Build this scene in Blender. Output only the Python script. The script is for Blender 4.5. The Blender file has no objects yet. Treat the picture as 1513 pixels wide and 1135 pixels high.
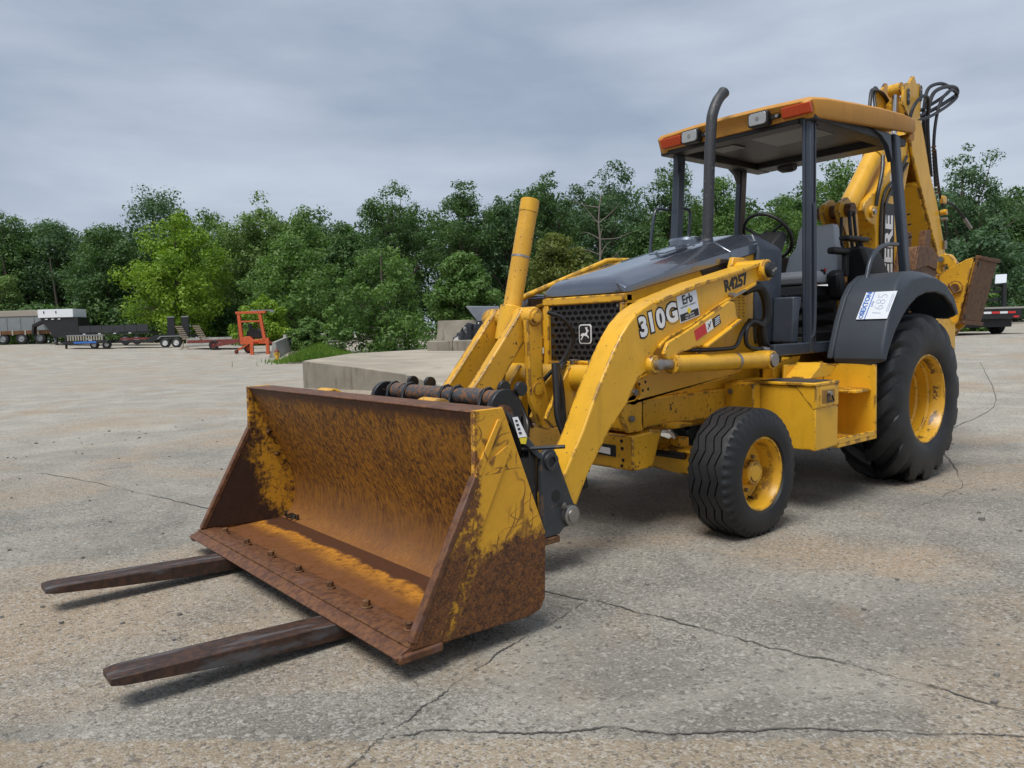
import bpy, bmesh, math, random
import numpy as np
from mathutils import Vector, Matrix

random.seed(7)
rng = np.random.default_rng(7)
scene = bpy.context.scene
COL = scene.collection

# ------------------------------------------------------------------ camera
cam_data = bpy.data.cameras.new('camera')
cam_data.sensor_width = 36.0
cam_data.lens = 26.81
cam_data.clip_start = 0.05
cam_data.clip_end = 3000.0
cam = bpy.data.objects.new('camera', cam_data)
COL.objects.link(cam)
CAM_P = Vector((6.1479, 3.4328, 1.2557))
CAM_R = Vector((-0.76461417, 0.64388392, -0.02790464))
CAM_U = Vector((-0.06839393, -0.03801289, 0.99693394))
CAM_F = Vector((-0.640849, -0.76417833, -0.07310295))
cam.matrix_world = Matrix(((CAM_R.x, CAM_U.x, -CAM_F.x, CAM_P.x),
                           (CAM_R.y, CAM_U.y, -CAM_F.y, CAM_P.y),
                           (CAM_R.z, CAM_U.z, -CAM_F.z, CAM_P.z),
                           (0, 0, 0, 1)))
scene.camera = cam

# ------------------------------------------------------------------ sky and sun (overcast daylight)
SUN_EL, SUN_AZ = math.radians(64), math.radians(20)
world = bpy.data.worlds.new('World')
scene.world = world
world.use_nodes = True
wn, wl = world.node_tree.nodes, world.node_tree.links
wn.clear()
out = wn.new('ShaderNodeOutputWorld')
bg = wn.new('ShaderNodeBackground')
bg.inputs['Strength'].default_value = 0.1
sky = wn.new('ShaderNodeTexSky')
sky.sky_type = 'NISHITA'
sky.sun_disc = False
sky.sun_elevation = SUN_EL
sky.sun_rotation = math.radians(90) - SUN_AZ
sky.air_density = 1.0
sky.dust_density = 2.0
geo = wn.new('ShaderNodeTexCoord')
mp = wn.new('ShaderNodeMapping')
mp.inputs['Scale'].default_value = (1.1, 1.1, 4.2)
mp.inputs['Rotation'].default_value = (0, 0, 0.5)
wl.new(geo.outputs['Generated'], mp.inputs['Vector'])
n1 = wn.new('ShaderNodeTexNoise')
n1.inputs['Scale'].default_value = 1.9
n1.inputs['Detail'].default_value = 7
n1.inputs['Roughness'].default_value = 0.47
n1.inputs['Distortion'].default_value = 0.35
wl.new(mp.outputs['Vector'], n1.inputs['Vector'])
cr = wn.new('ShaderNodeValToRGB')
cr.color_ramp.elements[0].position = 0.36
cr.color_ramp.elements[0].color = (1.38, 1.65, 2.10, 1)
cr.color_ramp.elements[1].position = 0.64
cr.color_ramp.elements[1].color = (2.30, 2.55, 2.95, 1)
n2 = wn.new('ShaderNodeTexNoise')
n2.inputs['Scale'].default_value = 5.5
n2.inputs['Detail'].default_value = 8
n2.inputs['Roughness'].default_value = 0.55
wl.new(mp.outputs['Vector'], n2.inputs['Vector'])
nm = wn.new('ShaderNodeMixRGB')
nm.inputs['Fac'].default_value = 0.22
wl.new(n1.outputs['Fac'], nm.inputs['Color1'])
wl.new(n2.outputs['Fac'], nm.inputs['Color2'])
wl.new(nm.outputs['Color'], cr.inputs['Fac'])
mx = wn.new('ShaderNodeMixRGB')
mx.inputs['Fac'].default_value = 0.94
wl.new(sky.outputs['Color'], mx.inputs['Color1'])
wl.new(cr.outputs['Color'], mx.inputs['Color2'])
wl.new(mx.outputs['Color'], bg.inputs['Color'])
wl.new(bg.outputs['Background'], out.inputs['Surface'])

sun_data = bpy.data.lights.new('sun', 'SUN')
sun_data.energy = 1.5
sun_data.angle = math.radians(30)
sun_data.color = (1.0, 0.97, 0.92)
sun = bpy.data.objects.new('sun', sun_data)
COL.objects.link(sun)
sd = Vector((math.cos(SUN_EL) * math.cos(SUN_AZ), math.cos(SUN_EL) * math.sin(SUN_AZ), math.sin(SUN_EL)))
sun.rotation_euler = sd.to_track_quat('Z', 'Y').to_euler()
sun.location = (0, 0, 30)

vs = scene.view_settings
vs.view_transform = 'Standard'
vs.look = 'None'
vs.exposure = 1.25
vs.gamma = 1.0
vs.use_curve_mapping = False


# ------------------------------------------------------------------ helpers: mesh building
class MB:
    def __init__(self):
        self.v = []
        self.f = []

    def add(self, verts, faces):
        o = len(self.v)
        self.v.extend([tuple(p) for p in verts])
        self.f.extend([tuple(i + o for i in q) for q in faces])
        return self

    def box(self, x0, x1, y0, y1, z0, z1):
        return self.add([(x0, y0, z0), (x1, y0, z0), (x1, y1, z0), (x0, y1, z0),
                         (x0, y0, z1), (x1, y0, z1), (x1, y1, z1), (x0, y1, z1)],
                        [(3, 2, 1, 0), (4, 5, 6, 7), (0, 1, 5, 4), (1, 2, 6, 5), (2, 3, 7, 6), (3, 0, 4, 7)])

    def bar(self, a, b, w, h, up=(0, 0, 1)):
        """box from a to b, w wide sideways, h high"""
        a, b = Vector(a), Vector(b)
        d = (b - a).normalized()
        u = Vector(up)
        s = d.cross(u).normalized() * (w / 2)
        u = s.cross(d).normalized() * (h / 2)
        P = []
        for p in (a, b):
            P += [p - s - u, p + s - u, p + s + u, p - s + u]
        return self.add(P, [(3, 2, 1, 0), (4, 5, 6, 7), (0, 1, 5, 4), (1, 2, 6, 5), (2, 3, 7, 6), (3, 0, 4, 7)])

    def prism(self, pts, a0, a1, plane='XZ'):
        n = len(pts)
        if plane == 'XZ':
            V = [(x, a0, z) for x, z in pts] + [(x, a1, z) for x, z in pts]
        elif plane == 'XY':
            V = [(x, y, a0) for x, y in pts] + [(x, y, a1) for x, y in pts]
        else:
            V = [(a0, y, z) for y, z in pts] + [(a1, y, z) for y, z in pts]
        F = [tuple(range(n - 1, -1, -1)), tuple(range(n, 2 * n))]
        F += [(i, (i + 1) % n, n + (i + 1) % n, n + i) for i in range(n)]
        return self.add(V, F)

    def loft(self, rings, closed=True, caps=True, loop=False):
        m = len(rings[0])
        V = [p for r in rings for p in r]
        F = []
        k = len(rings)
        for i in range(k if loop else k - 1):
            i2 = (i + 1) % k
            for j in range(m if closed else m - 1):
                j2 = (j + 1) % m
                F.append((i * m + j, i * m + j2, i2 * m + j2, i2 * m + j))
        if caps and closed and not loop:
            F.append(tuple(range(m - 1, -1, -1)))
            F.append(tuple(range((k - 1) * m, k * m)))
        return self.add(V, F)

    def tube(self, pts, r, n=10, caps=True, loop=False):
        pts = [Vector(p) for p in pts]
        k = len(pts)
        rr = r if isinstance(r, (list, tuple)) else [r] * k
        rings = []
        prev = None
        for i, p in enumerate(pts):
            if loop:
                d = pts[(i + 1) % k] - pts[i - 1]
            else:
                d = pts[min(i + 1, k - 1)] - pts[max(i - 1, 0)]
            d.normalize()
            if prev is None:
                a = Vector((0, 0, 1)) if abs(d.z) < 0.9 else Vector((1, 0, 0))
                s = d.cross(a).normalized()
            else:
                s = (prev - d * prev.dot(d)).normalized()
            prev = s
            t = d.cross(s)
            rings.append([p + (s * math.cos(q) + t * math.sin(q)) * rr[i]
                          for q in [2 * math.pi * j / n for j in range(n)]])
        return self.loft(rings, True, caps, loop)

    def cyl(self, a, b, r, n=20, r2=None):
        return self.tube([a, b], [r, r if r2 is None else r2], n)

    def lathe(self, prof, o=(0, 0, 0), axis='Y', n=48, sgn=1):
        """prof: (a, r) along the axis"""
        rings = []
        for a, r in prof:
            ring = []
            for j in range(n):
                t = 2 * math.pi * j / n
                c, s = r * math.cos(t), r * math.sin(t)
                if axis == 'Y':
                    ring.append((o[0] + c, o[1] + sgn * a, o[2] + s))
                elif axis == 'X':
                    ring.append((o[0] + sgn * a, o[1] + c, o[2] + s))
                else:
                    ring.append((o[0] + c, o[1] + s, o[2] + sgn * a))
            rings.append(ring)
        return self.loft(rings, True, False)

    def mesh(self, name):
        me = bpy.data.meshes.new(name)
        me.from_pydata(self.v, [], self.f)
        bm = bmesh.new()
        bm.from_mesh(me)
        bmesh.ops.recalc_face_normals(bm, faces=bm.faces)
        bm.to_mesh(me)
        bm.free()
        return me

    def build(self, name, m, parent=None, bevel=0.0, smooth=35, seg=2):
        me = self.mesh(name)
        return link(name, me, m, parent, bevel, smooth, seg)


def link(name, me, m, parent=None, bevel=0.0, smooth=35, seg=2):
    if m is not None and not me.materials:
        me.materials.append(m)
    if smooth:
        me.polygons.foreach_set('use_smooth', [True] * len(me.polygons))
        me.set_sharp_from_angle(angle=math.radians(smooth))
    o = bpy.data.objects.new(name, me)
    COL.objects.link(o)
    if parent is not None:
        o.parent = parent
        # children keep world coordinates: meshes are modelled around the thing's base
        o.matrix_parent_inverse = Matrix.Translation(-parent.location) if parent.type == 'EMPTY' and parent.parent is None else Matrix()
    if bevel:
        b = o.modifiers.new('bevel', 'BEVEL')
        b.width = bevel
        b.segments = seg
        b.limit_method = 'ANGLE'
        b.angle_limit = math.radians(40)
    return o


def thing(name, label, cat, loc=(0, 0, 0), group=None):
    o = bpy.data.objects.new(name, None)
    o.empty_display_size = 0.2
    COL.objects.link(o)
    o.location = loc
    tag(o, label, cat, group)
    return o


def tag(o, label=None, cat=None, group=None, kind=None):
    if label:
        o['label'] = label
    if cat:
        o['category'] = cat
    if group:
        o['group'] = group
    if kind:
        o['kind'] = kind
    return o


def spline(pts, k=6):
    pts = [Vector(p) for p in pts]
    P = [pts[0] * 2 - pts[1]] + pts + [pts[-1] * 2 - pts[-2]]
    o = []
    for i in range(1, len(P) - 2):
        for j in range(k):
            t = j / k
            a, b, c, d = P[i - 1], P[i], P[i + 1], P[i + 2]
            o.append(0.5 * ((2 * b) + (c - a) * t + (2 * a - 5 * b + 4 * c - d) * t * t + (3 * b - a - 3 * c + d) * t ** 3))
    o.append(pts[-1])
    return o


def circle(cx, cz, r, a0=0, a1=360, n=16):
    return [(cx + r * math.cos(math.radians(a0 + (a1 - a0) * i / n)),
             cz + r * math.sin(math.radians(a0 + (a1 - a0) * i / n))) for i in range(n + (0 if abs(a1 - a0) == 360 else 1))]


def text(name, s, m, parent, o, xd, yd, size, ext=0.001, offset=0.0, shear=0.0, sx=1.0, bold=0.0):
    cu = bpy.data.curves.new(name, 'FONT')
    cu.body = s
    cu.size = size
    cu.extrude = ext
    cu.offset = offset + bold
    cu.shear = shear
    cu.align_x = 'CENTER'
    cu.align_y = 'CENTER'
    cu.resolution_u = 3
    tmp = bpy.data.objects.new('tmp', cu)
    COL.objects.link(tmp)
    dg = bpy.context.evaluated_depsgraph_get()
    me = bpy.data.meshes.new_from_object(tmp.evaluated_get(dg))
    bpy.data.objects.remove(tmp)
    xd, yd = Vector(xd).normalized(), Vector(yd).normalized()
    zd = xd.cross(yd).normalized()
    yd = zd.cross(xd)
    M = Matrix(((xd.x * sx, yd.x, zd.x, o[0]), (xd.y * sx, yd.y, zd.y, o[1]), (xd.z * sx, yd.z, zd.z, o[2]), (0, 0, 0, 1)))
    me.transform(M)
    me.materials.clear()
    me.name = name
    return link(name, me, m, parent, 0, 0)


def quad(name, pts, m, parent, th=0.0015):
    """thin sticker: four corners, thickened along its normal"""
    P = [Vector(p) for p in pts]
    n = (P[1] - P[0]).cross(P[3] - P[0]).normalized() * th
    b = MB()
    b.add([p for p in P] + [p + n for p in P],
          [(3, 2, 1, 0), (4, 5, 6, 7), (0, 1, 5, 4), (1, 2, 6, 5), (2, 3, 7, 6), (3, 0, 4, 7)])
    return b.build(name, m, parent, 0, 0)


# ------------------------------------------------------------------ helpers: materials
def new_mat(name):
    m = bpy.data.materials.new(name)
    m.use_nodes = True
    nt = m.node_tree
    return m, nt.nodes, nt.links, nt.nodes['Principled BSDF']


class NT:
    """small node-graph helper"""
    def __init__(self, name):
        self.m, self.n, self.l, self.b = new_mat(name)
        self.tc = self.n.new('ShaderNodeTexCoord')

    def val(self, sock, v):
        if hasattr(v, 'links') or isinstance(v, bpy.types.NodeSocket):
            self.l.new(v, sock)
        else:
            sock.default_value = v

    def mapping(self, scale=(1, 1, 1), rot=(0, 0, 0), loc=(0, 0, 0), src='Object'):
        q = self.n.new('ShaderNodeMapping')
        q.inputs['Scale'].default_value = scale
        q.inputs['Rotation'].default_value = rot
        q.inputs['Location'].default_value = loc
        self.l.new(self.tc.outputs[src], q.inputs['Vector'])
        return q.outputs['Vector']

    def noise(self, scale, detail=4, rough=0.5, vec=None, dist=0.0):
        q = self.n.new('ShaderNodeTexNoise')
        q.inputs['Scale'].default_value = scale
        q.inputs['Detail'].default_value = detail
        q.inputs['Roughness'].default_value = rough
        q.inputs['Distortion'].default_value = dist
        self.l.new(vec if vec is not None else self.tc.outputs['Object'], q.inputs['Vector'])
        return q.outputs['Fac']

    def voro(self, scale, vec=None, feature='F1', out='Distance'):
        q = self.n.new('ShaderNodeTexVoronoi')
        q.feature = feature
        q.inputs['Scale'].default_value = scale
        self.l.new(vec if vec is not None else self.tc.outputs['Object'], q.inputs['Vector'])
        return q.outputs[out]

    def math(self, op, a, b=0.0, clamp=False):
        q = self.n.new('ShaderNodeMath')
        q.operation = op
        q.use_clamp = clamp
        self.val(q.inputs[0], a)
        self.val(q.inputs[1], b)
        return q.outputs[0]

    def step(self, x, lo, hi):
        q = self.n.new('ShaderNodeMapRange')
        q.interpolation_type = 'SMOOTHSTEP'
        self.val(q.inputs['Value'], x)
        self.val(q.inputs['From Min'], lo)
        self.val(q.inputs['From Max'], hi)
        return q.outputs['Result']

    def mix(self, f, a, b, mode='MIX'):
        q = self.n.new('ShaderNodeMixRGB')
        q.blend_type = mode
        self.val(q.inputs['Fac'], f)
        for s, v in (('Color1', a), ('Color2', b)):
            if isinstance(v, tuple):
                q.inputs[s].default_value = (*v[:3], 1)
            else:
                self.l.new(v, q.inputs[s])
        return q.outputs['Color']

    def ramp(self, f, stops):
        q = self.n.new('ShaderNodeValToRGB')
        e = q.color_ramp.elements
        while len(e) < len(stops):
            e.new(0.5)
        for i, (p, c) in enumerate(stops):
            e[i].position = p
            e[i].color = (*c[:3], 1)
        self.l.new(f, q.inputs['Fac'])
        return q.outputs['Color']

    def xyz(self):
        q = self.n.new('ShaderNodeSeparateXYZ')
        self.l.new(self.tc.outputs['Object'], q.inputs[0])
        return q.outputs[0], q.outputs[1], q.outputs[2]

    def bump(self, h, strength=0.2, dist=0.01):
        q = self.n.new('ShaderNodeBump')
        q.inputs['Strength'].default_value = strength
        q.inputs['Distance'].default_value = dist
        self.l.new(h, q.inputs['Height'])
        self.l.new(q.outputs['Normal'], self.b.inputs['Normal'])

    def fin(self, color, rough=0.5, metal=0.0, spec=0.5, coat=0.0):
        i = self.b.inputs
        if isinstance(color, tuple):
            i['Base Color'].default_value = (*color[:3], 1)
        else:
            self.l.new(color, i['Base Color'])
        self.val(i['Roughness'], rough)
        self.val(i['Metallic'], metal)
        i['Specular IOR Level'].default_value = spec
        i['Coat Weight'].default_value = coat
        return self.m


def paint(name, col, rough=0.4, chip=(0.09, 0.04, 0.02), chips=0.70, dirt=0.75, spec=0.5, bump=0.05, edge=0.0, coat=0.0, metal=0.0):
    t = NT(name)
    big = t.noise(2.3, 5, 0.6)
    fine = t.noise(38, 4, 0.65)
    c = t.mix(t.step(big, 0.3, 0.75), tuple(x * dirt for x in col), col)
    stk = t.noise(1.0, 5, 0.6, t.mapping((13, 13, 1.1)))
    c = t.mix(t.math('MULTIPLY', t.step(stk, 0.50, 0.70), 0.22), c, tuple(x * .45 for x in col))
    c = t.mix(t.math('MULTIPLY', t.step(t.noise(5.5, 6, 0.7), 0.52, 0.72), 0.20), c, tuple(min(1, x * 1.1 + .06) for x in col))
    spk = t.noise(130, 2, 0.5)
    c = t.mix(t.math('MULTIPLY', t.step(spk, 0.6, 0.75), 0.25), c, (0.13, 0.1, 0.07))
    chipm = t.step(t.math('ADD', fine, t.math('MULTIPLY', big, 0.22)), chips, chips + 0.03)
    c = t.mix(chipm, c, chip)
    if edge:
        # paint worn off along convex edges
        bv = t.n.new('ShaderNodeBevel')
        bv.samples = 4
        bv.inputs['Radius'].default_value = 0.022
        gm = t.n.new('ShaderNodeNewGeometry')
        dt = t.n.new('ShaderNodeVectorMath')
        dt.operation = 'DOT_PRODUCT'
        t.l.new(bv.outputs['Normal'], dt.inputs[0])
        t.l.new(gm.outputs['True Normal'], dt.inputs[1])
        em_ = t.step(t.math('SUBTRACT', 1.0, dt.outputs['Value']), 0.004, 0.03)
        em_ = t.math('MULTIPLY', em_, t.step(t.noise(9, 5, 0.7), 0.60 - edge, 0.66 - edge))
        c = t.mix(em_, c, chip)
    r = t.math('ADD', t.math('MULTIPLY', fine, 0.25), rough - 0.12)
    r = t.math('ADD', r, t.math('MULTIPLY', chipm, 0.3), True)
    t.bump(fine, bump, 0.004)
    t.b.inputs['Coat IOR'].default_value = 1.9 if coat else 1.5
    t.b.inputs['Coat Roughness'].default_value = 0.05
    return t.fin(c, r, metal, spec, coat)


def plain(name, col, rough=0.5, metal=0.0, var=0.25, scale=14, spec=0.5, bump=0.0):
    t = NT(name)
    n = t.noise(scale, 5, 0.6)
    c = t.mix(n, tuple(x * (1 - var) for x in col), tuple(min(1, x * (1 + var)) for x in col))
    if bump:
        t.bump(t.noise(scale * 6, 3), bump, 0.003)
    return t.fin(c, t.math('ADD', t.math('MULTIPLY', n, 0.2), rough - 0.1), metal, spec)


YEL = paint('yellow_paint', (0.76, 0.41, 0.024), 0.33, chips=0.79, dirt=0.84, edge=0.11)
YELS = paint('yellow_paint_scuffed', (0.58, 0.30, 0.032), 0.45, chip=(0.10, 0.042, 0.018), chips=0.66, edge=0.28)
YELW = paint('yellow_paint_worn', (0.71, 0.375, 0.027), 0.39, chips=0.735, dirt=0.8, edge=0.14)
ROOFY = paint('roof_yellow_plastic', (0.52, 0.245, 0.034), 0.55, chips=0.95, dirt=0.85)
HOOD = paint('slate_metallic_paint', (0.105, 0.125, 0.165), 0.24, chip=(0.2, 0.2, 0.2), chips=0.95, dirt=0.85, bump=0.004, coat=0.9, metal=0.65)
SLATE = paint('slate_satin_paint', (0.040, 0.051, 0.071), 0.34, chip=(0.12, 0.12, 0.12), chips=0.86, dirt=0.75)
FEND = plain('slate_plastic', (0.034, 0.042, 0.054), 0.50, 0, 0.2, 6, 0.4, 0.08)
BLACKP = paint('black_steel_paint', (0.012, 0.013, 0.015), 0.38, chip=(0.10, 0.05, 0.03), chips=0.76)
GREYP = paint('dark_grey_steel_paint', (0.036, 0.042, 0.049), 0.42, chip=(0.13, 0.08, 0.05), chips=0.76, edge=0.05)
BLACKIN = plain('black_interior_plastic', (0.010, 0.010, 0.011), 0.5, 0, 0.3, 10)
HOSE = plain('black_hose_rubber', (0.010, 0.010, 0.011), 0.42, 0, 0.3, 20)
SEATM = plain('grey_vinyl', (0.40, 0.415, 0.435), 0.42, 0, 0.12, 8, 0.5, 0.05)
STEEL = plain('worn_steel', (0.32, 0.30, 0.28), 0.42, 0.85, 0.3, 40)
BOLTM = plain('grey_bolt', (0.20, 0.19, 0.17), 0.5, 0.6, 0.3, 60)
WHITE = plain('white_print', (0.78, 0.78, 0.78), 0.5, 0, 0.04, 20)
BLACKT = plain('black_print', (0.012, 0.012, 0.013), 0.5, 0, 0.2, 20)
BLUET = plain('blue_print', (0.04, 0.15, 0.48), 0.5, 0, 0.1, 20)
PENBLUE = plain('pen_ink', (0.18, 0.24, 0.40), 0.5, 0, 0.1, 20)
REDT = plain('red_print', (0.55, 0.03, 0.03), 0.5, 0, 0.1, 20)
PALE = plain('pale_sticker', (0.66, 0.70, 0.76), 0.45, 0, 0.05, 15)
GOLDT = plain('yellow_print', (0.75, 0.6, 0.03), 0.5, 0, 0.1, 20)
TANT = plain('faded_brown_print', (0.30, 0.155, 0.03), 0.6, 0, 0.2, 20)
AMBER = NT('amber_lens').fin((0.46, 0.055, 0.012), 0.18)
LENS = plain('clear_lamp_lens', (0.34, 0.35, 0.35), 0.18, 0.2, 0.25, 60)
HEADL_SHEEN = plain('headliner_sheen_grey', (0.15, 0.145, 0.14), 0.5, 0, 0.1, 5)  # grey stands in for the reflection on the black roof underside


def rubber(name, dust):
    t = NT(name)
    n = t.noise(5, 6, 0.65)
    f = t.noise(70, 3, 0.6)
    c = t.mix(t.math('MULTIPLY', t.step(t.math('ADD', n, t.math('MULTIPLY', f, 0.3)), 0.5, 0.9), dust), (0.0085, 0.0095, 0.0115), (0.075, 0.073, 0.070))
    t.bump(f, 0.3, 0.004)
    return t.fin(c, 0.56, 0, 0.45)


TYRE = rubber('tyre_rubber', 0.16)
TYRER = rubber('tyre_rubber_dusty', 0.26)


def rusty(name, kind):
    t = NT(name)
    x, y, z = t.xyz()
    n = t.noise(3.1, 6, 0.62)
    f = t.noise(30, 5, 0.7)
    g = t.noise(110, 3, 0.6)
    # brushed vertical scratches, longer along the digging direction
    st = t.noise(1.0, 6, 0.70, t.mapping((66, 58, 15), (0.45, 0.25, 0)), 0.5)
    line = None
    for k_, (sc_, rot_) in enumerate((((5, 5, 2.2), 0.7), ((6, 6, 2.0), -0.9), ((3, 3, 7), 0.15))):
        scr = t.noise(1.0, 2, 0.4, t.mapping(sc_, (0, rot_, 0), (k_ * 3.1, 0, 1.7 * k_)), 0.7)
        l1 = t.math('SUBTRACT', 1.0, t.step(t.math('ABSOLUTE', t.math('SUBTRACT', scr, 0.5)), 0.003, 0.013))
        l1 = t.math('MULTIPLY', l1, t.step(t.noise(4 + k_, 3, 0.5), 0.43, 0.55))
        line = l1 if line is None else t.math('MAXIMUM', line, l1)
    yel = t.mix(f, (0.58, 0.285, 0.020), (0.72, 0.38, 0.025))
    org = t.mix(f, (0.27, 0.092, 0.014), (0.48, 0.185, 0.018))
    brn = t.mix(t.step(f, 0.3, 0.7), (0.036, 0.015, 0.009), (0.13, 0.052, 0.021))
    if kind == 'outer':
        w = t.math('ADD', t.math('MULTIPLY', n, 0.30), t.math('MULTIPLY', f, 0.16))
        m = t.step(t.math('ADD', z, w), 0.70, 0.63)
        edge = t.step(t.math('SUBTRACT', t.math('ADD', x, t.math('MULTIPLY', f, 0.10)), t.math('MULTIPLY', z, 0.0)), 4.44, 4.47)
        # paint survives in a strip behind the stiffener fold
        ln = t.math('SUBTRACT', x, t.math('SUBTRACT', 4.675, t.math('MULTIPLY', z, 0.5537)))
        ln = t.math('ADD', ln, t.math('MULTIPLY', t.math('SUBTRACT', f, 0.5), 0.05))
        strip = t.math('MULTIPLY', t.step(ln, -0.075, -0.045), t.step(ln, 0.012, -0.004))
        m = t.math('MULTIPLY', m, t.math('SUBTRACT', 1.0, t.math('MULTIPLY', strip, t.step(t.math('ADD', z, t.math('MULTIPLY', n, 0.2)), 0.15, 0.32))))
        m2 = t.math('MAXIMUM', m, t.math('MULTIPLY', edge, t.step(f, 0.35, 0.55)))
        c = t.mix(t.math('MAXIMUM', m2, t.math('MULTIPLY', line, 0.8)), yel, t.mix(t.step(g, 0.4, 0.75), brn, t.mix(0.5, brn, org)))
        c = t.mix(t.step(t.noise(55, 4, 0.7), 0.66, 0.72), c, brn)
    elif kind == 'back':
        line = t.math('MULTIPLY', line, t.step(st, 0.40, 0.55))
        a = t.step(t.math('ADD', t.math('ADD', st, t.math('MULTIPLY', n, 0.35)), t.math('MULTIPLY', f, 0.25)), 0.63, 0.96)
        c = t.mix(a, t.mix(0.66, yel, org), brn)
        c = t.mix(t.math('MULTIPLY', line, 0.75), c, (0.045, 0.02, 0.012))
        low = t.step(t.math('ADD', z, t.math('MULTIPLY', n, 0.25)), 0.62, 0.34)
        c = t.mix(t.math('MULTIPLY', low, 0.75), c, t.mix(st, brn, (0.30, 0.125, 0.035)))
        top = t.step(t.math('ADD', z, t.math('MULTIPLY', f, 0.08)), 0.90, 0.955)
        c = t.mix(top, c, brn)
    elif kind == 'inner':
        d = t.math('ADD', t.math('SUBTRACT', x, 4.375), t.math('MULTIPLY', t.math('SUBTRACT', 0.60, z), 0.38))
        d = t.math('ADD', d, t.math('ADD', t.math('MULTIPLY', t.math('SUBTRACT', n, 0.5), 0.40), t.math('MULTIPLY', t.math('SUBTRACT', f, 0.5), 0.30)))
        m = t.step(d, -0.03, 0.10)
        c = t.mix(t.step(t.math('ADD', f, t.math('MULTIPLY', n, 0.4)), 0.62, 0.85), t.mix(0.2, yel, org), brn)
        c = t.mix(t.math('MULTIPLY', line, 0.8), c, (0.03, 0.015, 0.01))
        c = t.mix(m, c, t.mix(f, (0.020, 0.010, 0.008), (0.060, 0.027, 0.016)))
    elif kind == 'floor':
        w = t.math('ADD', x, t.math('MULTIPLY', n, 0.20))
        c = t.mix(t.step(f, 0.35, 0.75), t.mix(0.72, org, brn), t.mix(0.5, brn, (0.16, 0.066, 0.030)))
        c = t.mix(t.math('MULTIPLY', t.step(g, 0.5, 0.7), 0.5), c, brn)
        mid = t.math('MULTIPLY', t.step(w, 4.44, 4.475), t.step(t.math('ADD', w, t.math('MULTIPLY', f, 0.12)), 4.665, 4.54))
        c = t.mix(t.math('MULTIPLY', t.math('MULTIPLY', mid, t.step(f, 0.25, 0.7)), 0.9), c, (0.52, 0.22, 0.016))
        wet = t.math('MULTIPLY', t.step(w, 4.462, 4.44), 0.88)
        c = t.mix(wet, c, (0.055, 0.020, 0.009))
    elif kind == 'edge':
        c = t.mix(t.step(f, 0.3, 0.7), (0.065, 0.027, 0.015), (0.165, 0.070, 0.028))
        c = t.mix(t.step(t.noise(9, 3), 0.6, 0.7), c, (0.13, 0.065, 0.045))
    elif kind == 'fork':
        c = t.mix(t.step(f, 0.35, 0.7), (0.028, 0.017, 0.013), (0.075, 0.034, 0.020))
        up = t.noise(1.0, 4, 0.6, t.mapping((3, 22, 10)))
        c = t.mix(t.math('MULTIPLY', t.step(up, 0.52, 0.66), 0.8), c, (0.10, 0.10, 0.105))
        c = t.mix(t.math('MULTIPLY', t.step(up, 0.66, 0.74), 0.8), c, (0.20, 0.085, 0.03))
    else:  # plain rust
        c = t.mix(t.step(t.math('ADD', f, t.math('MULTIPLY', n, 0.3)), 0.45, 0.85), brn, (0.17, 0.085, 0.035))
    t.bump(t.math('ADD', f, t.math('MULTIPLY', g, 0.5)), 0.25, 0.006)
    return t.fin(c, t.math('ADD', t.math('MULTIPLY', f, 0.3), 0.42), 0, 0.4)


R_OUT, R_BACK, R_IN, R_FLOOR, R_EDGE, R_FORK, RUST = [rusty('rust_' + k, k) for k in ('outer', 'back', 'inner', 'floor', 'edge', 'fork', 'plain')]
# ------------------------------------------------------------------ ground with measured, gently uneven heights
CTRL = [(-4.7, -68.6, 1.10), (-11.4, -55.0, 0.54), (-6.6, -64.4, 0.76), (-7.7, -52.9, 0.55), (-11.0, -37.0, -0.20),
        (-11.9, -41.6, 0.20), (-17.0, -42.5, 0.55), (-1.2, -12.5, 0.07), (-1.7, -8.9, 0.05), (-9.3, -18.9, 0.1),
        (-23.4, -5.75, 0.60), (-16.8, -3.4, 0.27), (1.1, -31.4, -0.15), (-40, -30, 0.7), (-45, 10, 0.9), (20, -70, 1.1)]


def gz(x, y):
    d0 = math.hypot(x - 3, y + 0)
    f = min(1, max(0, (d0 - 7.5) / 9))
    f = f * f * (3 - 2 * f)
    sw = sz = 0
    for cx, cy, cz in CTRL:
        w = 1 / ((x - cx) ** 2 + (y - cy) ** 2 + 4) ** 1.5
        sw += w
        sz += w * cz
    return f * sz / sw


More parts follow.
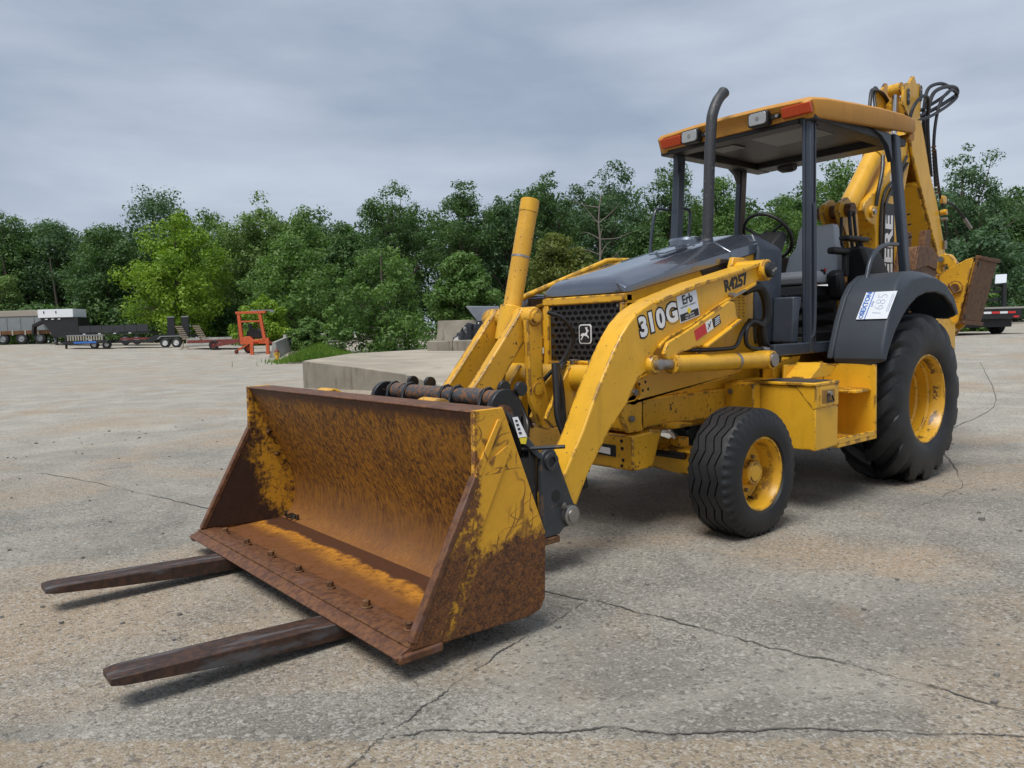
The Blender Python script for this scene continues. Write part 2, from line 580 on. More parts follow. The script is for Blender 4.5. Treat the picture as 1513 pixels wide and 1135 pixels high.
def ground_material():
    t = NT('concrete_yard')
    big = t.noise(0.28, 6, 0.6)
    mid = t.noise(1.3, 6, 0.62, None, 0.6)
    tan = t.noise(0.55, 5, 0.6, t.mapping((1, 1, 1), (0, 0, 0.4), (7, 3, 0)), 0.8)
    f = t.noise(26, 5, 0.7)
    px_, py_, pz_ = t.xyz()
    far = t.step(t.math('SUBTRACT', t.math('MULTIPLY', big, 7.0), py_), 6.0, 13.0)      # paler colour beyond the machine
    far = t.math('MAXIMUM', far, t.step(t.math('SUBTRACT', t.math('MULTIPLY', big, 4.0), px_), 3.0, 6.0))
    c = t.mix(t.step(mid, 0.3, 0.72), t.mix(far, (0.180, 0.168, 0.142), (0.31, 0.288, 0.245)), t.mix(far, (0.320, 0.296, 0.248), (0.45, 0.418, 0.352)))
    c = t.mix(t.math('MULTIPLY', t.step(tan, 0.46, 0.66), 0.70), c, (0.37, 0.272, 0.172))
    # separate tan pour in front of the jagged joint
    ln = t.math('ADD', t.math('ADD', t.math('MULTIPLY', t.math('SUBTRACT', px_, 5.0), 0.678), t.math('MULTIPLY', t.math('SUBTRACT', py_, 1.42), 0.734)), t.math('MULTIPLY', t.math('SUBTRACT', t.noise(9, 4, 0.6), 0.5), 0.10))
    c = t.mix(t.math('MULTIPLY', t.step(ln, 0.0, 0.03), 0.62), c, (0.34, 0.258, 0.165))
    c = t.mix(t.math('MULTIPLY', t.step(t.noise(0.9, 5, 0.65, t.mapping((1, 1, 1), (0, 0, 0), (21, 9, 0))), 0.58, 0.72), 0.40), c, (0.33, 0.195, 0.11))
    c = t.mix(t.math('MULTIPLY', t.step(t.noise(0.7, 6, 0.7, t.mapping((1, 1, 1), (0, 0, 0), (2, 40, 0)), 1.0), 0.58, 0.72), 0.40), c, (0.165, 0.155, 0.135))
    # exposed aggregate: pale and dark stones
    v = t.voro(115, None, 'F1', 'Color')
    s = t.n.new('ShaderNodeSeparateColor')
    t.l.new(v, s.inputs[0])
    stone = t.step(s.outputs[0], 0.74, 0.80)
    dark = t.step(s.outputs[1], 0.80, 0.90)
    agg = t.math('ADD', t.math('MULTIPLY', t.step(t.noise(0.8, 4, 0.6, t.mapping((1, 1, 1), (0, 0, 0), (5, 5, 0))), 0.36, 0.55), 0.5), 0.5)
    v2 = t.n.new('ShaderNodeSeparateColor')
    t.l.new(t.voro(62, None, 'F1', 'Color'), v2.inputs[0])
    c = t.mix(t.math('MULTIPLY', t.step(v2.outputs[0], 0.91, 0.94), 0.45), c, (0.47, 0.44, 0.39))
    c = t.mix(t.math('MULTIPLY', t.step(v2.outputs[1], 0.90, 0.93), 0.6), c, (0.09, 0.08, 0.068))
    c = t.mix(t.math('MULTIPLY', t.math('MULTIPLY', dark, agg), 0.55), c, (0.085, 0.078, 0.066))
    c = t.mix(t.math('MULTIPLY', t.math('MULTIPLY', stone, agg), 0.42), c, (0.52, 0.50, 0.455))
    c = t.mix(t.step(f, 0.2, 0.8), t.mix(0.28, c, (0.10, 0.10, 0.095)), c)
    pit = t.step(t.noise(60, 3, 0.7), 0.70, 0.76)
    c = t.mix(t.math('MULTIPLY', pit, 0.6), c, (0.075, 0.07, 0.062))
    d = t.voro(115)
    t.bump(t.math('ADD', t.math('ADD', t.math('MULTIPLY', d, -0.8), f), t.math('MULTIPLY', mid, 2.0)), 0.55, 0.012)
    return t.fin(c, 0.85, 0, 0.3)


GROUND = ground_material()
xs = np.concatenate([np.linspace(-900, -120, 8), np.linspace(-110, -26, 22), np.linspace(-24, 12, 60), np.linspace(16, 110, 14), np.linspace(150, 900, 6)])
ys = np.concatenate([np.linspace(-900, -120, 8), np.linspace(-110, -42, 20), np.linspace(-40, 10, 84), np.linspace(14, 110, 14), np.linspace(150, 900, 6)])
gv = [(x, y, gz(x, y)) for y in ys for x in xs]
nx = len(xs)
gf = [(j * nx + i, j * nx + i + 1, (j + 1) * nx + i + 1, (j + 1) * nx + i) for j in range(len(ys) - 1) for i in range(nx - 1)]
b = MB()
b.add(gv, gf)
ground = b.build('ground', GROUND, None, 0, 180)
tag(ground, kind='structure')

CRACK = plain('dark_crack_filler', (0.075, 0.070, 0.062), 0.9, 0, 0.5, 30)
CRACKS = [
    ([(5.33, -4.78), (4.986, -4.966), (4.605, -3.557), (4.345, -2.233), (4.1, -0.9), (3.761, 0.787), (3.663, 1.132), (3.617, 1.525), (3.576, 1.845), (3.49, 2.246), (3.451, 2.615), (3.3, 3.6)], 0.006),
    ([(3.70, 0.98), (3.761, 1.036), (4.13, 1.128), (4.487, 1.223), (4.764, 1.318), (4.988, 1.405), (5.124, 1.458), (5.5, 1.62)], 0.0045),
    ([(4.999, 1.422), (4.85, 1.50), (4.701, 1.672), (4.461, 1.847), (4.337, 2.012), (4.05, 2.25), (3.596, 2.718), (3.3, 3.1)], 0.005),
    ([(-0.40, 1.10), (0.05, 1.30), (0.39, 1.324), (0.75, 1.34), (1.096, 1.30)], 0.003),
    ([(-0.9, -26.9), (-1.9, -21.5), (-5.1, -21.0), (-9, -22)], 0.03),
    ([(4.986, -4.966), (4.212, -4.726), (2.878, -5.383), (1.0, -6.0), (-1.5, -7.6)], 0.005),
    ([(5.4, -4.9), (6.2, -8.5), (6.9, -12)], 0.006),
    ([(3.3, -9.5), (0.5, -10.2), (-2.0, -9.6)], 0.005),
    ([(-1.9, -21.5), (-3.0, -26), (-6.0, -33)], 0.02),
    ([(-0.4, 1.1), (-2.5, 0.2), (-6.0, -0.4), (-12, -2.6)], 0.007),
    ([(-5, 3.5), (-7.5, -1.0), (-9.5, -5.0), (-12, -9.0)], 0.008),
]
for pts, w in CRACKS:
    P = spline([(x, y, 0) for x, y in pts], 34)
    b = MB()
    L, Rr = [], []
    drift = 0.0
    wv = 0.6
    for i, p in enumerate(P):
        d = (P[min(i + 1, len(P) - 1)] - P[max(i - 1, 0)]).normalized()
        s = Vector((-d.y, d.x, 0))
        drift = drift * 0.86 + random.uniform(-1, 1) * w * 1.1
        ofs = s * drift
        wv = min(1.2, max(0.22, wv + random.uniform(-.28, .28)))
        ww = 0.72 * w * wv * (0.1 if i in (0, len(P) - 1) else 1)
        q = p + ofs
        z = gz(q.x, q.y) + 0.004
        L.append((q.x + s.x * ww, q.y + s.y * ww, z))
        Rr.append((q.x - s.x * ww, q.y - s.y * ww, z))
    b.loft([[a, c] for a, c in zip(L, Rr)], False, False)
    b.build('crack', CRACK, ground, 0, 0)

STONE = plain('small_stones', (0.17, 0.16, 0.145), 0.9, 0, 0.6, 9)
b = MB()
for i in range(420):
    a = random.uniform(-3.2, 8.2)
    y = random.uniform(-9, 3.2)
    s = random.uniform(0.003, 0.011) * (1.6 if random.random() < 0.06 else 1)
    q = [Vector((random.uniform(.6, 1.2) * s * cx, random.uniform(.6, 1.2) * s * cy, random.uniform(.4, .9) * s * cz)) for cx, cy, cz in
         ((-1, -1, -1), (1, -1, -1), (1, 1, -1), (-1, 1, -1), (-1, -1, 1), (1, -1, 1), (1, 1, 1), (-1, 1, 1))]
    zz = gz(a, y)
    b.add([(a + p.x, y + p.y, zz + s * 0.4 + p.z) for p in q], [(3, 2, 1, 0), (4, 5, 6, 7), (0, 1, 5, 4), (1, 2, 6, 5), (2, 3, 7, 6), (3, 0, 4, 7)])
tag(b.build('gravel', STONE, None, 0, 0), 'loose grit and pebbles scattered over the concrete yard', 'gravel', kind='stuff')

# ------------------------------------------------------------------ backhoe loader
BL = thing('backhoe_loader', 'yellow backhoe loader with rusty front bucket, pallet forks and open canopy', 'backhoe loader')


def both(fn):
    for s in (1, -1):
        fn(s)


def yb(a, b_, s):
    return (a, b_) if s > 0 else (-b_, -a)


# --- tyres and wheels
def front_tyre_mesh():
    R, hw = 0.385, 0.15
    N = 168
    g = [-0.078, -0.028, 0.028, 0.078]
    cols = [('s', 0.215, -0.120), ('s', 0.225, -0.145), ('s', 0.265, -0.153), ('s', 0.30, -0.150), ('s', 0.335, -0.142), ('L', 0.362, -0.132), ('L', 0.374, -0.122), ('t', 0.379, -0.112)]
    for c in g:
        cols += [('z', 0.383, c - 0.0052), ('zd', 0.368, c - 0.0034), ('zd', 0.368, c + 0.0034), ('z', 0.383, c + 0.0052)]
    cols += [('t', 0.379, 0.112), ('L', 0.374, 0.122), ('L', 0.362, 0.132), ('s', 0.335, 0.142), ('s', 0.30, 0.150), ('s', 0.265, 0.153), ('s', 0.225, 0.145), ('s', 0.215, 0.120)]
    rings = []
    for i in range(N):
        th = 2 * math.pi * i / N
        ph = (i % 12) / 12
        tri = 4 * abs(ph - 0.5) - 1
        notch = (i % 4) in (1, 2)
        ring = []
        for k, r, y in cols:
            yy, rr = y, r
            if k[0] == 'z':
                yy = y + 0.014 * tri
            if k == 'L' and notch:
                rr = r - 0.010
                yy = y * 0.955
            z = max(-0.3655, rr * math.sin(th))
            ring.append((rr * math.cos(th), yy, z))
        rings.append(ring)
    m = MB()
    m.loft(rings, False, False, True)
    return m


def rear_tyre_mesh():
    hw, Rc, H = 0.235, 0.602, 0.048
    NL, K = 15, 12
    m = MB()
    for side in (1, -1):
        N = NL * K
        cols = [(0.0, Rc + .012, 1), (0.05, Rc + .011, 1), (0.10, Rc + .008, 1), (0.15, Rc + .002, 1), (0.195, Rc - .012, 1), (0.220, Rc - .030, .9), (0.237, Rc - .062, .62), (0.246, Rc - .105, .22),
                (0.250, 0.46, 0), (0.247, 0.41, 0), (0.238, 0.37, 0), (0.222, 0.345, 0), (0.19, 0.325, 0)]
        rings = []
        for i in range(N):
            ring = []
            q = (i % K) / K
            for y, r, h in cols:
                # lug between 0.12 and 0.60 of the pitch, sloped flanks
                wdt = 0.25 + 0.04 * (y / 0.2)
                d = abs(q - 0.4)
                hh = 1.0 if d < wdt - 0.05 else (0.0 if d > wdt + 0.03 else (wdt + 0.03 - d) / 0.08)
                skew = 0.40 * (min(y, 0.24) / 0.24) ** 1.25
                th = 2 * math.pi * i / N + (math.pi / NL if side < 0 else 0) + skew
                rr = r + H * h * hh
                z = max(-0.6295, rr * math.sin(th))
                ring.append((rr * math.cos(th), side * y, z))
            rings.append(ring)
        m.loft(rings, False, False, True)
    return m


ft_me = front_tyre_mesh().mesh('tyre')
rt_me = rear_tyre_mesh().mesh('tyre')
ft_me.materials.append(TYRE)
rt_me.materials.append(TYRER)


def wheels(s):
    fx, fz, rz = 2.211, 0.366, 0.630
    w = MB()
    w.lathe([(0.985, 0.222), (0.990, 0.216), (0.988, 0.206), (0.965, 0.199), (0.945, 0.190), (0.900, 0.186), (0.885, 0.178), (0.868, 0.176), (0.862, 0.160), (0.858, 0.0)], (fx, 0, fz), 'Y', 56, s)
    w.lathe([(0.72, 0.222), (0.72, 0.19), (0.86, 0.186)], (fx, 0, fz), 'Y', 40, s)
    wh = w.build('wheel', YEL, BL, 0, 30)
    w = MB()
    w.lathe([(0.855, 0.082), (0.935, 0.076), (0.944, 0.070), (0.944, 0.056), (0.950, 0.052), (0.950, 0.030), (0.953, 0.0)], (fx, 0, fz), 'Y', 40, s)
    w.build('hub', YEL, wh, 0, 30)
    for k in range(6):
        a = math.radians(20 + 60 * k)
        w = MB()
        c = (fx + 0.118 * math.cos(a), fz + 0.118 * math.sin(a))
        w.cyl((c[0], s * 0.855, c[1]), (c[0], s * 0.880, c[1]), 0.012, 6)
        w.build('wheel_bolt', BOLTM, wh, 0, 30)
    w = MB()
    w.cyl((fx - 0.05, s * 0.86, fz - 0.163), (fx - 0.05, s * 0.895, fz - 0.165), 0.008, 8)
    w.build('valve', BLACKT, wh, 0, 30)
    o = link('tyre', ft_me, None, wh, 0, 0)
    o.matrix_parent_inverse = Matrix()
    o.location = (fx, s * 0.858, fz)
    # rear
    w = MB()
    w.lathe([(1.026, 0.342), (1.032, 0.336), (1.030, 0.325), (1.008, 0.315), (0.985, 0.312), (0.965, 0.300), (0.930, 0.298), (0.915, 0.288), (0.845, 0.286), (0.832, 0.272), (0.76, 0.270), (0.745, 0.258), (0.735, 0.20), (0.75, 0.12), (0.755, 0.0)], (0, 0, rz), 'Y', 72, s)
    w.lathe([(0.60, 0.342), (0.60, 0.30), (0.76, 0.29)], (0, 0, rz), 'Y', 48, s)
    wh = w.build('wheel', YEL, BL, 0, 30)
    for k in range(8):
        a = math.radians(12 + 45 * k)
        w = MB()
        c = (0.165 * math.cos(a), rz + 0.165 * math.sin(a))
        w.cyl((c[0], s * 0.74, c[1]), (c[0], s * 0.775, c[1]), 0.017, 6)
        w.build('wheel_bolt', BOLTM, wh, 0, 30)
    w = MB()
    w.cyl((-0.02, s * 0.86, rz - 0.278), (-0.02, s * 0.90, rz - 0.272), 0.012, 8)
    w.build('valve', BLACKT, wh, 0, 30)
    o = link('tyre', rt_me, None, wh, 0, 0)
    o.matrix_parent_inverse = Matrix()
    o.location = (0, s * 0.812, rz)


both(wheels)
for me in (ft_me, rt_me):
    me.polygons.foreach_set('use_smooth', [True] * len(me.polygons))
    me.set_sharp_from_angle(angle=math.radians(32))

# --- chassis
b = MB()
both(lambda s: b.box(-0.75, 2.70, *yb(0.30, 0.40, s), 0.62, 0.80))
b.box(2.40, 2.66, -0.30, 0.30, 0.60, 0.82)
b.box(-0.85, 0.9, -0.30, 0.30, 0.52, 1.0)
b.box(0.9, 2.5, -0.24, 0.24, 0.55, 0.95)
chassis = b.build('chassis', YELW, BL, 0.008)
b = MB()
b.cyl((0, -0.62, 0.63), (0, 0.62, 0.63), 0.11, 24)
b.build('rear_axle', YELW, BL)
b = MB()
b.loft([[(2.13, y, z0), (2.29, y, z0), (2.29, y, z1), (2.13, y, z1)] for y, z0, z1 in
        ((-0.70, 0.31, 0.43), (-0.45, 0.31, 0.46), (-0.12, 0.33, 0.52), (0.12, 0.33, 0.52), (0.45, 0.31, 0.46), (0.70, 0.31, 0.43))])
b.box(2.105, 2.315, -0.62, 0.62, 0.448, 0.462)
both(lambda s: b.cyl((2.21, s * 0.70, 0.26), (2.21, s * 0.70, 0.52), 0.06, 16))
b.box(2.17, 2.27, 0.36, 0.44, 0.45, 0.53)
b.build('front_axle', YEL, BL, 0.006)
b = MB()
both(lambda s: MB().cyl((2.21, s * 0.68, 0.366), (2.21, s * 0.87, 0.366), 0.05, 16).build('spindle', YELW, BL))
b = MB()
b.tube([(2.36, -0.55, 0.44), (2.36, 0.55, 0.44)], 0.022, 10)
b.build('steering_cylinder', BLACKP, BL)

# front weight block with slot, holes and badge
b = MB()
b.loft([[(2.75, -0.47, 0.39), (2.75, 0.47, 0.39), (2.57, 0.47, 0.39), (2.57, -0.47, 0.39)],
        [(2.75, -0.47, 0.60), (2.75, 0.47, 0.60), (2.47, 0.47, 0.61), (2.47, -0.47, 0.61)]])
fw = b.build('front_weight', YELW, BL, 0.008)
b = MB()
b.box(2.748, 2.757, 0.07, 0.34, 0.465, 0.535)
b.build('slot', BLACKT, fw, 0.003)
quad('badge', [(2.758, 0.12, 0.485), (2.758, 0.30, 0.475), (2.758, 0.30, 0.515), (2.758, 0.12, 0.52)], WHITE, fw)
for yy, zz in ((0.385, 0.565), (0.39, 0.52), (0.395, 0.45), (0.385, 0.415)):
    b = MB()
    b.cyl((2.749, yy, zz), (2.753, yy, zz), 0.011, 10)
    b.build('bolt_hole', BLACKT, fw)
# radiator support under the grille, dog-bone opening and raised lettering plate
b = MB()
b.prism([(2.70, 0.61), (2.74, 0.63), (2.74, 0.80), (2.66, 0.92), (2.66, 1.02), (2.56, 1.02), (2.56, 0.61)], -0.36, 0.40)
rs = b.build('radiator_support', YEL, BL, 0.008)
b = MB()
b.prism([(2.748, 0.775), (2.672, 0.895), (2.70, 0.91), (2.775, 0.79)], -0.21, 0.21)
b.build('air_slot', BLACKIN, rs, 0)
b = MB()
b.box(2.738, 2.752, -0.25, 0.25, 0.635, 0.755)
b.build('name_plate', YEL, rs, 0.006)
text('lettering', 'DEERE', YELW, rs, (2.752, 0.0, 0.693), (0, 1, 0), (0, 0, 1), 0.105, 0.006)
both(lambda s: MB().prism([(2.80, 0.80), (2.80, 0.70), (2.74, 0.615), (2.62, 0.615), (2.62, 0.80)], *yb(0.402, 0.44, s)).build('frame_gusset', YELW, BL, 0.006))
both(lambda s: MB().cyl((2.73, s * 0.435, 0.70), (2.73, s * 0.46, 0.70), 0.02, 12).build('bolt', BOLTM, BL))
both(lambda s: MB().prism([(2.42, 0.615), (2.42, 0.635), (2.25, 0.635), (2.25, 0.615)], *yb(0.40, 0.53, s)).build('bracket', YEL, BL, 0.004))

# --- loader towers: side plates
TOWER = circle(2.70, 0.855, 0.07, 90, 300, 10) + [(1.86, 0.865), (1.60, 0.905), (1.44, 1.02), (1.42, 1.62), (1.50, 1.69), (1.66, 1.69), (1.70, 1.60), (1.78, 1.32), (2.05, 1.06), (2.40, 0.99)]
for s in (1, -1):
    t = MB().prism(TOWER, *yb(0.405, 0.44, s)).build('loader_tower', YEL, BL, 0.006)
    MB().cyl((2.69, s * 0.44, 0.855), (2.69, s * 0.458, 0.855), 0.022, 6).build('bolt', BOLTM, t)
    for dx, dz in ((-0.045, 0.04), (-0.10, 0.05), (-0.075, 0.0), (-0.125, 0.005)):
        MB().cyl((2.69 + dx, s * 0.4395, 0.86 + dz), (2.69 + dx, s * 0.4415, 0.86 + dz), 0.010, 8).build('bolt_hole', BLACKT, t)
if True:
    for k, (u0, u1) in enumerate(((0, .42), (.5, .72), (.8, 1))):
        for r_ in range(11):
            if random.random() < 0.18:
                continue
            x1 = 1.70 - 0.17 * u0 * 1.0
            x2 = 1.70 - 0.17 * (u0 + (u1 - u0) * random.uniform(.5, 1))
            z = 1.50 - r_ * 0.021
            quad('decal_line', [(x1, 0.4403, z), (x2, 0.4403, z), (x2, 0.4403, z + 0.009), (x1, 0.4403, z + 0.009)][::-1], TANT, BL, 0.0006)
# --- engine side panels, hood, grille
for s in (1, -1):
    p = MB().prism([(2.655, 0.80), (2.655, 1.46), (1.30, 1.745), (1.22, 1.745), (1.22, 0.80)], *yb(0.335, 0.36, s)).build('side_panel', YEL, BL, 0.005)
    MB().prism([(1.93, 1.60), (1.88, 1.545), (1.55, 1.62), (1.55, 1.678)], *yb(0.361, 0.366, s)).build('vent', BLACKIN, p, 0.002)
    MB().cyl((1.44, s * 0.36, 1.66), (1.44, s * 0.364, 1.66), 0.05, 20).build('access_cover', YELW, p, 0.002)
b = MB()
F = lambda y0, y1, z0, z1: b.box(2.60, 2.685, y0, y1, z0, z1)
F(-0.36, 0.36, 1.395, 1.445)
F(-0.36, -0.305, 1.0, 1.395)
F(0.325, 0.36, 1.0, 1.395)
F(-0.305, 0.325, 1.0, 1.03)
gfz = b.build('grille_frame', YEL, BL, 0.008)
# perforated grille: staggered rounded slots, real holes
b = MB()
gy0, gy1, gz0, gz1 = -0.305, 0.325, 1.03, 1.395
cw, ch = 0.0525, 0.0365
rows = 10
for r_ in range(rows):
    z0 = gz0 + r_ * ch
    off = (r_ % 2) * cw / 2
    ycur = gy0
    edges = [gy0]
    yq = gy0 + (cw - off if off else cw)
    while yq < gy1 - 1e-6:
        edges.append(yq)
        yq += cw
    edges.append(gy1)
    for e0, e1 in zip(edges[:-1], edges[1:]):
        wq = e1 - e0
        if wq < 0.03:
            b.add([(2.662, e0, z0), (2.662, e1, z0), (2.662, e1, z0 + ch), (2.662, e0, z0 + ch)], [(0, 1, 2, 3)])
            continue
        cy, cz = (e0 + e1) / 2, z0 + ch / 2
        hw, hh, cr_ = wq / 2 - 0.0048, ch / 2 - 0.0045, 0.0075
        outer = [(e1, cz), (e1, z0 + ch), (cy, z0 + ch), (e0, z0 + ch), (e0, cz), (e0, z0), (cy, z0), (e1, z0)]
        V = [(2.662, y, z) for y, z in outer] + [(2.662, y, z) for y, z in
             [(cy + hw, cz), (cy + hw - .0045, cz + hh - .0045), (cy, cz + hh), (cy - hw + .0045, cz + hh - .0045), (cy - hw, cz), (cy - hw + .0045, cz - hh + .0045), (cy, cz - hh), (cy + hw - .0045, cz - hh + .0045)]]
        V += [(2.656, y, z) for _, y, z in V[8:16]]
        Fq = [(i, (i + 1) % 8, 8 + (i + 1) % 8, 8 + i) for i in range(8)] + [(8 + i, 8 + (i + 1) % 8, 16 + (i + 1) % 8, 16 + i) for i in range(8)]
        b.add(V, Fq)
GRILLE = plain('black_grille_paint', (0.022, 0.023, 0.025), 0.45, 0, 0.3, 12)
grille = b.build('grille', GRILLE, BL, 0, 30)
MB().box(2.60, 2.625, -0.30, 0.32, 1.03, 1.395).build('radiator', BLACKIN, BL)
# emblem: rounded badge with a leaping deer
b = MB()


def rrect(cy, cz, hw, hh, r):
    o = []
    for a0, sy, sz in ((0, 1, 1), (90, -1, 1), (180, -1, -1), (270, 1, -1)):
        for k in range(5):
            a = math.radians(a0 + 22.5 * k)
            o.append((cy + sy * (hw - r) + r * math.cos(a), cz + sz * (hh - r) + r * math.sin(a)))
    return o


b.prism(rrect(0.02, 1.205, 0.055, 0.062, 0.022), 2.664, 2.669, 'YZ')
em = b.build('emblem', WHITE, grille, 0)
MB().prism(rrect(0.02, 1.205, 0.047, 0.054, 0.018), 2.668, 2.6715, 'YZ').build('emblem_field', BLACKT, em)
deer = [(-.036, -.004), (-.026, .006), (-.012, .010), (.0, .008), (.010, .012), (.016, .020), (.012, .030), (.004, .040), (.010, .042), (.016, .033), (.020, .043), (.024, .040), (.022, .030), (.030, .024),
        (.034, .020), (.026, .018), (.022, .008), (.020, -.002), (.030, -.008), (.034, -.018), (.028, -.018), (.024, -.010), (.012, -.008), (.000, -.004), (-.012, -.008), (-.020, -.020), (-.030, -.030), (-.036, -.028), (-.026, -.016), (-.022, -.004), (-.030, -.006)]
MB().prism([(0.02 + y * 1.05, 1.20 + z * 1.15) for y, z in deer], 2.671, 2.674, 'YZ').build('deer_mark', WHITE, em)
for yy, zz in ((-0.288, 1.375), (0.30, 1.375)):
    MB().cyl((2.664, yy, zz), (2.672, yy, zz), 0.010, 8).build('bolt', BOLTM, grille)


# hood: lofted sections along X
def hood_ring(x, zl, zs, zt, w, wt):
    return [(x, -w, zl), (x, -w, zs), (x, -wt, zt), (x, -wt * .5, zt + .006), (x, 0, zt + .008), (x, wt * .5, zt + .006), (x, wt, zt), (x, w, zs), (x, w, zl)]


b = MB()
b.loft([hood_ring(2.672, 1.452, 1.462, 1.475, 0.345, 0.30), hood_ring(2.668, 1.452, 1.480, 1.515, 0.362, 0.285), hood_ring(2.645, 1.452, 1.49, 1.540, 0.368, 0.275), hood_ring(2.60, 1.458, 1.50, 1.560, 0.370, 0.27),
        hood_ring(2.30, 1.52, 1.575, 1.635, 0.370, 0.265), hood_ring(1.95, 1.594, 1.655, 1.725, 0.370, 0.255), hood_ring(1.60, 1.668, 1.735, 1.808, 0.370, 0.245)], True)
hood = b.build('hood', HOOD, BL, 0.012, 50, 3)
b = MB()
b.loft([hood_ring(1.592, 1.67, 1.737, 1.810, 0.370, 0.245), hood_ring(1.40, 1.71, 1.785, 1.855, 0.375, 0.25), hood_ring(1.27, 1.74, 1.815, 1.885, 0.380, 0.26)], True)
b.build('hood_rear_section', HOOD, BL, 0.010, 50, 3)
b = MB()
b.prism([(2.05, 1.722), (1.75, 1.792), (1.75, 1.802), (2.05, 1.732)], 0.03, 0.17)
b.build('hood_scoop', HOOD, hood, 0.004)
# exhaust stack
sp = spline([(1.37, 0.02, 1.84), (1.35, 0.02, 2.1), (1.33, 0.02, 2.45), (1.305, 0.02, 2.70), (1.285, 0.02, 2.79), (1.225, 0.02, 2.89), (1.145, 0.02, 2.965)], 6)
b = MB()
b.tube(sp, [0.040] * (len(sp) - 3) + [0.041, 0.042, 0.044], 20, False)
n_ = len(b.v)
STACK = paint('weathered_stack_steel', (0.034, 0.037, 0.043), 0.5, chip=(0.13, 0.125, 0.12), chips=0.74)
ex = b.build('exhaust_stack', STACK, BL, 0, 50)
b = MB()
b.tube(sp, 0.036, 16, False)
b.build('inner_pipe', BLACKIN, ex, 0, 50)
MB().lathe([(1.80, 0.062), (1.845, 0.060), (1.86, 0.052), (1.872, 0.038), (1.88, 0.036)], (1.37, 0.02, 0), 'Z', 24).build('exhaust_collar', STACK, ex)
MB().lathe([(1.84, 0.15), (1.875, 0.15), (1.895, 0.135), (1.905, 0.08), (1.907, 0.0)], (1.33, -0.18, 0), 'Z', 32).build('precleaner_cap', HOOD, BL)

